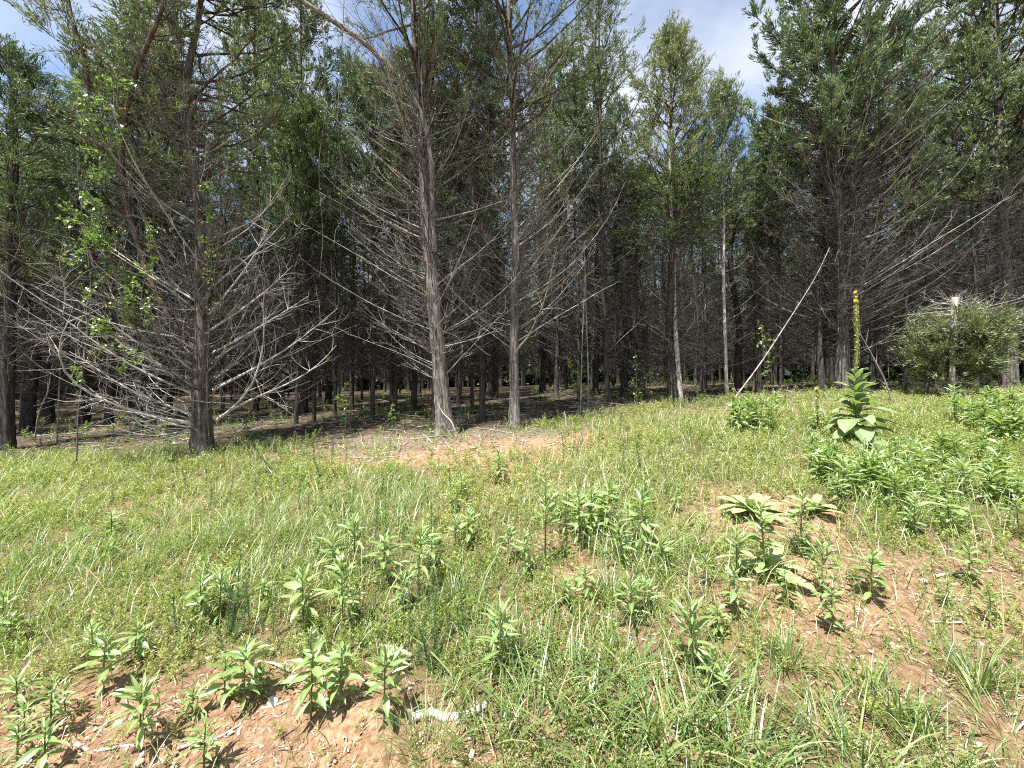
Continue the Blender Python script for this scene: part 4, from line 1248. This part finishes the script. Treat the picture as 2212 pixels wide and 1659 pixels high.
def low_cover():
    rng = np.random.default_rng(1234)
    a = Acc()
    pos = scatter(46000, 1.25, 9.3, rng, lambda x, y: np.clip(cover(x, y) * 1.3 * (0.35 + 1.15 * np.clip(vnoise(x, y, 4.2, 43) * 1.5 - 0.2, 0, 1)), 0, 1))
    tp = [sprig_template(rng, rng.uniform(0.08, 0.2), int(rng.integers(13, 20)), rng.uniform(0.030, 0.055), rng.uniform(0.007, 0.012)) for _ in range(10)]
    grp = rng.integers(0, 10, len(pos))
    hue = 0.60 + 0.34 * vnoise(pos[:, 0], pos[:, 1], 1.3, 40) + rng.normal(0, 0.09, len(pos)) + 0.07 * np.clip((pos[:, 1] - 3) / 4, 0, 1)
    sc = rng.uniform(0.55, 1.2, len(pos)) * np.clip(0.42 + 0.16 * pos[:, 1], 0.6, 1.25) * (0.65 + 0.6 * vnoise(pos[:, 0], pos[:, 1], 4.2, 43))
    for g in range(10):
        k = grp == g
        stamp(a, tp[g], pos[k], sc[k], rng, hue[k])
    tag(link("low_weeds", a.mesh("low_weeds", [M_COVER], False)), "dense yellow-green carpet of low small-leaved weeds over the meadow", "weeds", kind="stuff")

    b = Acc()
    pos = scatter(80000, 1.2, 9.3, rng, lambda x, y: 0.75 * cover(x, y) + 0.06 + 0.2 * (vnoise(x, y, 1.5, 41) > .62) * (y < edge_y(x)))
    n = len(pos)
    ti = rng.uniform(0.1, 0.75, n); ti[rng.uniform(size=n) < 0.12] = rng.uniform(0.85, 1.1)
    L = rng.uniform(0.07, 0.24, n) * (0.75 + 0.5 * vnoise(pos[:, 0], pos[:, 1], 0.9, 42))
    V, Q = blades(pos, rng.uniform(0, 6.28, n), rng.uniform(0, 0.8, n), rng.uniform(0.1, 1.5, n), L, rng.uniform(0.0022, 0.005, n) * (0.8 + 0.08 * pos[:, 1]), 3, rng)
    b.add(V, Q, 0, np.repeat(ti, 8))
    tag(link("meadow_grass", b.mesh("meadow_grass", [M_GRASS])), "thin green and straw-coloured grass blades over the meadow", "grass", kind="stuff")

    g_ = Acc()
    pos = scatter(30000, 2.1, 6.3, rng, lambda x, y: cover(x, y) * np.clip(vnoise(x, y, 0.9, 44) * 2.2 - 0.55, 0.06, 1) * np.interp(x / y, [-1.4, 0.35, 0.6, 1.4], [1, .9, .45, .5]))
    n = len(pos)
    ti = rng.uniform(0.25, 0.8, n); ti[rng.uniform(size=n) < 0.1] = rng.uniform(0.9, 1.1)
    V, Q = blades(pos, rng.normal(0.6, 1.4, n), rng.uniform(0, 0.5, n), rng.uniform(0.4, 1.9, n), rng.uniform(0.2, 0.42, n), rng.uniform(0.0028, 0.0052, n), 4, rng)
    g_.add(V, Q, 0, np.repeat(ti, 10))
    tag(link("long_grass", g_.mesh("long_grass", [M_GRASS])), "longer arching grass standing in patches of the middle meadow", "grass", kind="stuff")

    c = Acc()
    pos = scatter(60000, 1.15, 13, rng, lambda x, y: np.clip(0.5 + 0.5 * (y > edge_y(x) - 1.4), 0, 1) * np.where(y > edge_y(x) + 3, .5, 1))
    n = len(pos)
    th = rng.uniform(0, 6.28, n)
    d = np.stack([np.cos(th), np.sin(th), rng.normal(0, 0.12, n)], -1)
    V, Q = kites(pos + np.array([0, 0, 0.006]), d, rng.uniform(0.02, 0.14, n) * (0.6 + 0.07 * pos[:, 1]), rng.uniform(0.002, 0.007, n), rng, 0.03)
    c.add(V, Q, 0, np.repeat(rng.uniform(0, 1, n), 4))
    tag(link("straw_litter", c.mesh("straw_litter", [M_STRAW], False)), "dry straw and fallen needles lying on the soil", "litter", kind="stuff")

    fl = Acc()
    pos = scatter(13000, 1.1, 5.5, rng, lambda x, y: np.clip(1.0 - 1.3 * cover(x, y), 0.05, 1), power=1.6)
    n = len(pos)
    th = rng.uniform(0, 6.28, n)
    V, Q = kites(pos + np.array([0, 0, 0.007]), np.stack([np.cos(th), np.sin(th), rng.normal(0.05, 0.3, n)], -1), 0.008 + 0.035 * rng.uniform(0, 1, n) ** 2, 0.005 + 0.012 * rng.uniform(0, 1, n) ** 2, rng, 0.1)
    fl.add(V, Q, 0, np.repeat(rng.uniform(0, 1, n), 4))
    tag(link("bark_flakes", fl.mesh("bark_flakes", [M_STRAW], False)), "pale flakes of wood and dead leaf scattered on the bare soil", "litter", kind="stuff")

    e = Acc()
    pos = scatter(14000, 1.1, 5.5, rng, lambda x, y: np.clip(1.0 - 1.4 * cover(x, y), 0.03, 1), power=1.6)
    n = len(pos)
    o = np.array([[1, 0, 0], [0, 1, 0], [-1, 0, 0], [0, -1, 0], [0, 0, 1], [0, 0, -1]], float)
    o8 = norm(np.array([[x, y, z] for z in (-.6, .6) for x, y in ((1, 0), (.3, .95), (-.8, .6), (-.8, -.6), (.3, -.95))], float))
    size = 0.002 + 0.012 * rng.uniform(0, 1, n) ** 3
    A = norm(rng.normal(size=(n, 3))); B = norm(np.cross(A, rng.normal(size=(n, 3)))); C = np.cross(A, B)
    sh = rng.uniform(0.5, 1.3, (n, 3))
    base = o8[None] * sh[:, None]
    Vp = (base[..., 0:1] * A[:, None] + base[..., 1:2] * B[:, None] + base[..., 2:3] * C[:, None] * 0.7) * size[:, None, None] + pos[:, None] + np.array([0, 0, 0.002])
    qf = np.array([[i, (i + 1) % 5, 5 + (i + 1) % 5, 5 + i] for i in range(5)])
    tf = np.array([[5, 6, 7], [5, 7, 8], [5, 8, 9], [0, 2, 1], [0, 3, 2], [0, 4, 3]])
    off = (np.arange(n) * 10)[:, None, None]
    e.add(Vp.reshape(-1, 3), (qf[None] + off).reshape(-1, 4), 0, np.repeat(rng.uniform(0.1, 0.95, n), 10), (tf[None] + off).reshape(-1, 3))
    tag(link("soil_pebbles", e.mesh("soil_pebbles", [M_STONE], False)), "small reddish and pale pebbles strewn on the bare soil", "pebbles", kind="stuff")

    f = Acc()
    pos = scatter(5200, 6.5, 20, rng, lambda x, y: (y > edge_y(x) - .3) * np.clip(vnoise(x, y, .55, 50) * 1.8 - .45, 0.04, 1), 1.4)
    n = len(pos)
    grp = rng.integers(0, 10, n); hue = rng.uniform(0.05, 0.5, n); sc = rng.uniform(0.8, 2.0, n)
    for g in range(10):
        k = grp == g
        stamp(f, tp[g], pos[k], sc[k], rng, hue[k])
    tag(link("wood_floor_plants", f.mesh("wood_floor_plants", [M_COVER], False)), "sparse low green plants on the shaded floor of the wood", "weeds", kind="stuff")

    h = Acc()
    pos = scatter(1500, 5.2, 16, rng, lambda x, y: (y > edge_y(x) - 1.2) * 1.0, 1.4)
    n = len(pos)
    th = rng.uniform(0, 6.28, n); L = rng.uniform(0.2, 1.1, n)
    P = grow(pos + np.array([0, 0, .012]), th, rng.normal(0.02, .05, n), rng.normal(0, .08, n), L, 5, rng, .12)
    V, Q = tubes(P, taper(n, 5, rng.uniform(.004, .011, n), np.full(n, .002)), 4)
    h.add(V, Q, 0, np.repeat(rng.uniform(.2, .9, n), 20))
    tag(link("fallen_twigs", h.mesh("fallen_twigs", [M_DEAD])), "fallen dead twigs littering the edge and floor of the wood", "twigs", kind="stuff")


low_cover()


# ------------------------------------------------------------------ single poles, sticks, roots, stones
def stick(name, label, cat, P, r0, r1, mat, ntw=0, seed=0, tl=(0.1, 0.3), sides=7, tint=0.6, group=None):
    rng = np.random.default_rng(seed)
    P = np.asarray(P)
    o0 = Vector(P[0])
    P = P - P[0]
    a = Acc()
    n = len(P)
    V, Q = tubes(P, np.linspace(r0, r1, n) * (1 + rng.normal(0, .05, n)), sides)
    a.add(V, Q, 0, tint)
    if ntw:
        T, _ = twigs_on(P[None], ntw, rng, tl[0], tl[1], 0.1)
        V, Q = tubes(T, taper(len(T), 4, np.full(len(T), max(.003, r1 * .6)), np.full(len(T), .001)), 4)
        a.add(V, Q, 0, tint - .05)
    o = link(name, a.mesh(name, [mat]))
    o.location = o0
    return tag(o, label, cat, group)


def up_line(u, v, pts, Y=None, dY=0.0, n=14):
    """a standing line whose foot is on the ground at (u,v) and which passes the given photo positions."""
    p = at(u, v)
    L = px_line([(u, v)] + pts, p.y, p.y + dY, n)
    L[0] = (p.x, p.y, p.z - 0.03)
    return L


stick("leaning_pole", "long bare grey pole leaning up to the right from the meadow's edge", "dead tree", up_line(1560, 895, [(1640, 790), (1720, 667), (1765, 595), (1792, 535)], None, 0.3, 18), 0.015, 0.005, M_DEAD, 16, 3, (0.12, 0.4))
stick("leaning_log", "thin dead log slanting down to the right behind the flowering mullein", "log", up_line(2034, 846, [(1980, 812), (1920, 782), (1858, 755)], None, 0.4), 0.03, 0.018, M_SHADEDBARK, 4, 4)
stick("white_stick", "white stick leaning against the foot of the flared central cedar", "stick", px_line([(983, 930), (975, 908), (957, 895), (945, 870)], Y2 - 0.28, Y2 - 0.2, 10), 0.012, 0.006, M_WHITE, 0, 5, tint=.9)
stick("dead_stub", "short pale dead stem standing in the grass right of the central cedars", "stick", up_line(1226, 940, [(1222, 905), (1219, 888)]), 0.014, 0.008, M_WHITE, 0, 6)
for i, (u, v, pts, lab) in enumerate([(1254, 899, [(1256, 780), (1262, 640), (1264, 560)], "pale hair-thin sapling stem nearer the straight central cedar"), (1270, 889, [(1271, 800), (1266, 680), (1262, 520)], "second pale hair-thin sapling stem beside the upright dark cedar"),
                                     (123, 958, [(127, 850), (133, 760), (140, 640)], "thin pale sapling stem at left before the dark trunks"), (282, 944, [(272, 830), (264, 712), (258, 600)], "thin straight sapling left of the vine-hung cedar"),
                                     (75, 950, [(83, 890), (104, 850), (112, 790)], "crooked pale stem at the far left"), (1929, 876, [(1912, 820), (1880, 760), (1840, 690)], "thin bent stem leaning left behind the flowering mullein"),
                                     (1920, 830, [(1918, 760), (1912, 700), (1930, 640), (1960, 560)], "wavy thin stem right of the flowering mullein"), (2021, 857, [(2020, 800), (2018, 760)], "thin dark stem under the broken-topped cedar")]):
    stick("sapling_stem", lab, "sapling", up_line(u, v, pts), 0.014, 0.006, M_TWIG, 10, 20 + i, (0.15, 0.45), tint=0.75)
for i, (pts, r0, r1, m, ntw, lab, nm) in enumerate([
        ([(880, 1560), (930, 1545), (965, 1562), (1010, 1552), (1050, 1530)], .020, .014, M_WHITE, 0, "thick pale weathered root curving over the soil beside the big grass clump", "dead_root"),
        ([(558, 1433), (590, 1436), (625, 1450)], .008, .005, M_WHITE, 2, "thin white forked stick on the soil left of the weed pair", "dry_stick"),
        ([(565, 1535), (590, 1530), (630, 1515)], .007, .004, M_WHITE, 1, "short pale forked twig below the thin white stick", "dry_stick"),
        ([(165, 1613), (195, 1628), (235, 1625), (290, 1615)], .007, .004, M_WHITE, 2, "pale wavy twig on the bare soil of the lower left corner", "dry_stick"),
        ([(385, 1620), (430, 1605), (470, 1600), (520, 1570)], .007, .004, M_WHITE, 3, "pale crooked twig right of the wavy one on the lower left soil", "dry_stick"),
        ([(830, 1400), (870, 1412), (890, 1425)], .014, .009, M_WHITE, 0, "short bleached stick lying behind the weed with the long stem", "dry_stick"),
        ([(1780, 1340), (1800, 1355), (1830, 1362)], .007, .004, M_WHITE, 1, "short pale twig on the reddish soil at right", "dry_stick"),
        ([(2020, 1248), (2045, 1243), (2080, 1238)], .010, .007, M_WHITE, 0, "bleached stick on the upper reddish soil at right", "dry_stick"),
        ([(1990, 1340), (2040, 1350), (2090, 1345)], .006, .004, M_DEAD, 2, "long thin twig across the reddish soil at right", "dry_stick"),
        ([(760, 1010), (810, 990), (850, 975)], .012, .008, M_DEAD, 1, "fallen dead branch on the litter before the central cedars", "dry_stick"),
        ([(1290, 1330), (1340, 1345), (1380, 1340)], .006, .004, M_DEAD, 0, "thin dry twig below the spiky grass tuft", "dry_stick")]):
    g = [at(u, v) for u, v in pts]
    n = 12
    q = np.linspace(0, len(g) - 1, n)
    xs = np.interp(q, range(len(g)), [p.x for p in g]); ys = np.interp(q, range(len(g)), [p.y for p in g])
    P = np.stack([xs, ys, gz(xs, ys) + r0 * 0.6], -1)
    stick(nm, lab, "stick", P, r0, r1, m, ntw, 60 + i, (0.06, 0.2), tint=0.8)


def stone(u, v, px, mat, label, seed):
    rng = np.random.default_rng(seed)
    p = at(u, v); r = px * p.y / F / 2
    la, lo = 7, 10
    a = Acc()
    ph = np.linspace(0.05, PI - 0.05, la)[:, None]; th = np.arange(lo)[None] * 2 * PI / lo
    rr = r * (1 + rng.normal(0, .09, (la, lo)))
    V = np.stack([rr * np.sin(ph) * np.cos(th) * 1.25, rr * np.sin(ph) * np.sin(th), rr * np.cos(ph) * 0.65 + 0 * th], -1)
    I = np.arange(la * lo).reshape(la, lo)
    Q = np.stack([I[:-1], I[1:], np.roll(I[1:], -1, 1), np.roll(I[:-1], -1, 1)], -1)
    a.add(V, Q, 0, rng.uniform(.4, .9))
    o = link("stone", a.mesh("stone", [mat], False))
    o.location = (p.x, p.y, p.z + r * 0.25); o.rotation_euler = (rng.normal(0, .3), rng.normal(0, .3), rng.uniform(0, 6))
    tag(o, label, "stone")


for i, (u, v, px, m, lab) in enumerate([(1022, 972, 14, M_WHITESTONE, "white stone in the grass before the central cedars"), (255, 1565, 16, M_WHITESTONE, "pale stone on the lower left soil beside a weed"), (782, 1545, 18, M_STONE, "rounded tan stone on the soil below the weed pair"),
                                        (590, 1520, 20, M_WHITESTONE, "white stone above the short forked twig"), (455, 1425, 14, M_STONE, "orange stone on the soil behind the lower left weeds"), (525, 1407, 12, M_STONE, "second small orange stone right of the first"), (1995, 1258, 12, M_WHITESTONE, "white pebble on the reddish soil at right"),
                                        (1850, 1610, 14, M_STONE, "tan stone among the lower right grass"), (1570, 1437, 12, M_WHITESTONE, "white chip beside the big grass clump"), (460, 1610, 16, M_STONE, "flat tan stone by the crooked twig"), (1018, 1635, 16, M_STONE, "flat tan stone left of the big grass clump"), (300, 1655, 18, M_STONE, "stone at the bottom edge on the left")]):
    stone(u, v, px, m, lab, 900 + i)


# ------------------------------------------------------------------ vine on the left cedar, saplings, brambles
def vine(label, lines, nleaf, r, seed, spread, lsize=(0.045, 0.085), extra=0, name="climbing_vine", wts=None, cat="vine"):
    rng = np.random.default_rng(seed)
    base = Vector(lines[0][0])
    root = thing(name, label, cat, base)
    a = Acc()
    segs = []
    for L in lines:
        L = np.asarray(L) - np.array(base)
        V, Q = tubes(L, np.linspace(r, r * .5, len(L)), 5); a.add(V, Q, 0, .5)
        T, _ = twigs_on(L[None], 10, rng, spread * .6, spread * 1.5, .15, 5, -.1)
        V, Q = tubes(T, taper(len(T), 5, np.full(len(T), r * .45), np.full(len(T), .0012)), 4); a.add(V, Q, 0, .5)
        segs.append((L, T))
    link("stem", a.mesh("stem", [M_TWIG]), root)
    for i in range(nleaf):
        L, T = segs[int(rng.integers(0, len(segs)))] if wts is None else segs[int(rng.choice(len(segs), p=wts))]
        src = T[int(rng.integers(0, len(T)))][None]
        q, d = sample(src, np.array([rng.uniform(0.1, 1)]))
        q = q[0] + rng.normal(0, .03, 3)
        put_leaf(VLEAF[int(rng.integers(0, 2))], root, q, rng.uniform(0, 6.28), rng.normal(-0.15, .5), rng.uniform(*lsize), rng.normal(0, .5))
    if extra:
        T = np.concatenate([t for _l, t in segs])
        q, d = sample(T[rng.integers(0, len(T), extra)], rng.uniform(0.1, 1, extra))
        a = Acc()
        ls = rng.uniform(lsize[0] * .8, lsize[1] * .9, extra)
        V, Q = kites(q + rng.normal(0, .03, (extra, 3)), d * .5 + rng.normal(0, .6, (extra, 3)) - np.array([0, 0, .3]), ls, ls * .7, rng)
        a.add(V, Q, 0, np.repeat(rng.uniform(.2, 1, extra), 4))
        tag(link("leaves", a.mesh("leaves", [M_VINE], False), root), kind="stuff")
    return root


VL = [px_line([(165, 930), (180, 800), (200, 640), (185, 500), (165, 380), (175, 280), (200, 200)], 5.6, 5.0, 24), px_line([(262, 640), (240, 560), (215, 470), (220, 360), (250, 260), (255, 180)], 5.4, 5.1, 20),
      px_line([(300, 740), (285, 640), (250, 560), (215, 520)], 5.5, 5.1, 16), px_line([(200, 560), (180, 520), (175, 440), (195, 360)], 5.1, 5.0, 14)]
VL[0][0][2] = float(gz(VL[0][0][0], VL[0][0][1])) - .02
vine("bright green leafy vine hanging in a curtain from the leader of the left cedar", VL, 298, .009, 13, 0.4, (.035, .07), 1300)
VM = [px_line([(300, 745), (330, 700), (300, 640), (330, 560), (310, 470)], 5.3, 5.0, 16), px_line([(240, 680), (215, 620), (180, 560), (200, 480)], 5.1, 4.9, 14), px_line([(350, 800), (310, 770), (260, 740), (220, 700)], 5.2, 4.9, 14)]
vine("looser leafy vine strands among the lower left limbs of the vine-hung cedar", VM, 190, .007, 16, 0.3, (.035, .065), 300)
VT = [px_line([(452, 950), (446, 840), (452, 720), (446, 620), (452, 520), (440, 420), (420, 330)], 5.72, 5.72, 24), px_line([(300, 720), (285, 690), (270, 660)], 5.4, 5.2, 8)]
vine("ivy-like vine climbing the main trunk of the left cedar", VT, 200, .008, 14, 0.16, (.04, .065), 200)
VH = [px_line([(690, -60), (700, 120), (705, 250), (688, 330), (690, 420), (700, 500), (690, 600)], 6.0, 5.9, 24), px_line([(745, -40), (738, 120), (728, 260), (740, 380), (735, 470)], 6.0, 6.0, 20), px_line([(880, 420), (885, 520), (893, 600), (900, 660)], 6.1, 6.1, 14)]
vine("pale bare vine strands dangling left of the bowed limb", VH, 24, .006, 15, 0.25, (.03, .05), name="hanging_vine")
GLM = [(745, 940, [(748, 890), (742, 850), (746, 815)], .35, 38, "leafy sapling with pale leaves at the wood's edge left of the central cedars"), (760, 938, [(752, 900), (735, 870), (728, 835)], .25, 16, "second thin leafy sapling leaning left beside the pale-leaved one"),
       (240, 955, [(250, 900), (300, 885), (350, 905)], .25, 26, "arching bramble at the left in front of the vine-hung cedar"), (120, 985, [(180, 930), (260, 890), (330, 920), (370, 950)], .2, 18, "long arching bramble cane at far left by the grass edge"),
       (1240, 880, [(1240, 840), (1236, 800), (1232, 770)], .45, 60, "green understory bush in the shade right of the straight cedar"), (1400, 868, [(1400, 840), (1395, 815), (1410, 800)], .5, 60, "green understory bush in the shade left of the slim pale cedar"),
       (1375, 876, [(1376, 830), (1371, 780)], .3, 34, "tall thin understory shrub left of the slim pale cedar"), (690, 890, [(700, 780), (705, 690), (715, 640)], .6, 90, "tall leafy understory tree in the dim gap left of the central cedars"),
       (1445, 866, [(1440, 820), (1450, 760)], .3, 30, "understory shrub right beside the slim pale cedar"), (850, 920, [(842, 900), (848, 885)], .2, 24, "low broad-leaved bush at the shade edge left of the flared cedar"), (1660, 862, [(1650, 780), (1645, 700)], .6, 60, "dim leafy shrub behind the leaning pole"),
       (340, 955, [(345, 930), (352, 910)], .2, 26, "low leafy bush left of the foot of the vine-hung cedar"), (520, 945, [(530, 915), (540, 900)], .2, 24, "low leafy bush right of the foot of the vine-hung cedar")]
for i, (u, v, pts, sp, nl, lab) in enumerate(GLM):
    L = up_line(u, v, pts, None, 0.1, 14)
    vine(lab, [L], nl, .008, 130 + i, sp, (.05, .1), name="understory_shrub", cat="shrub")
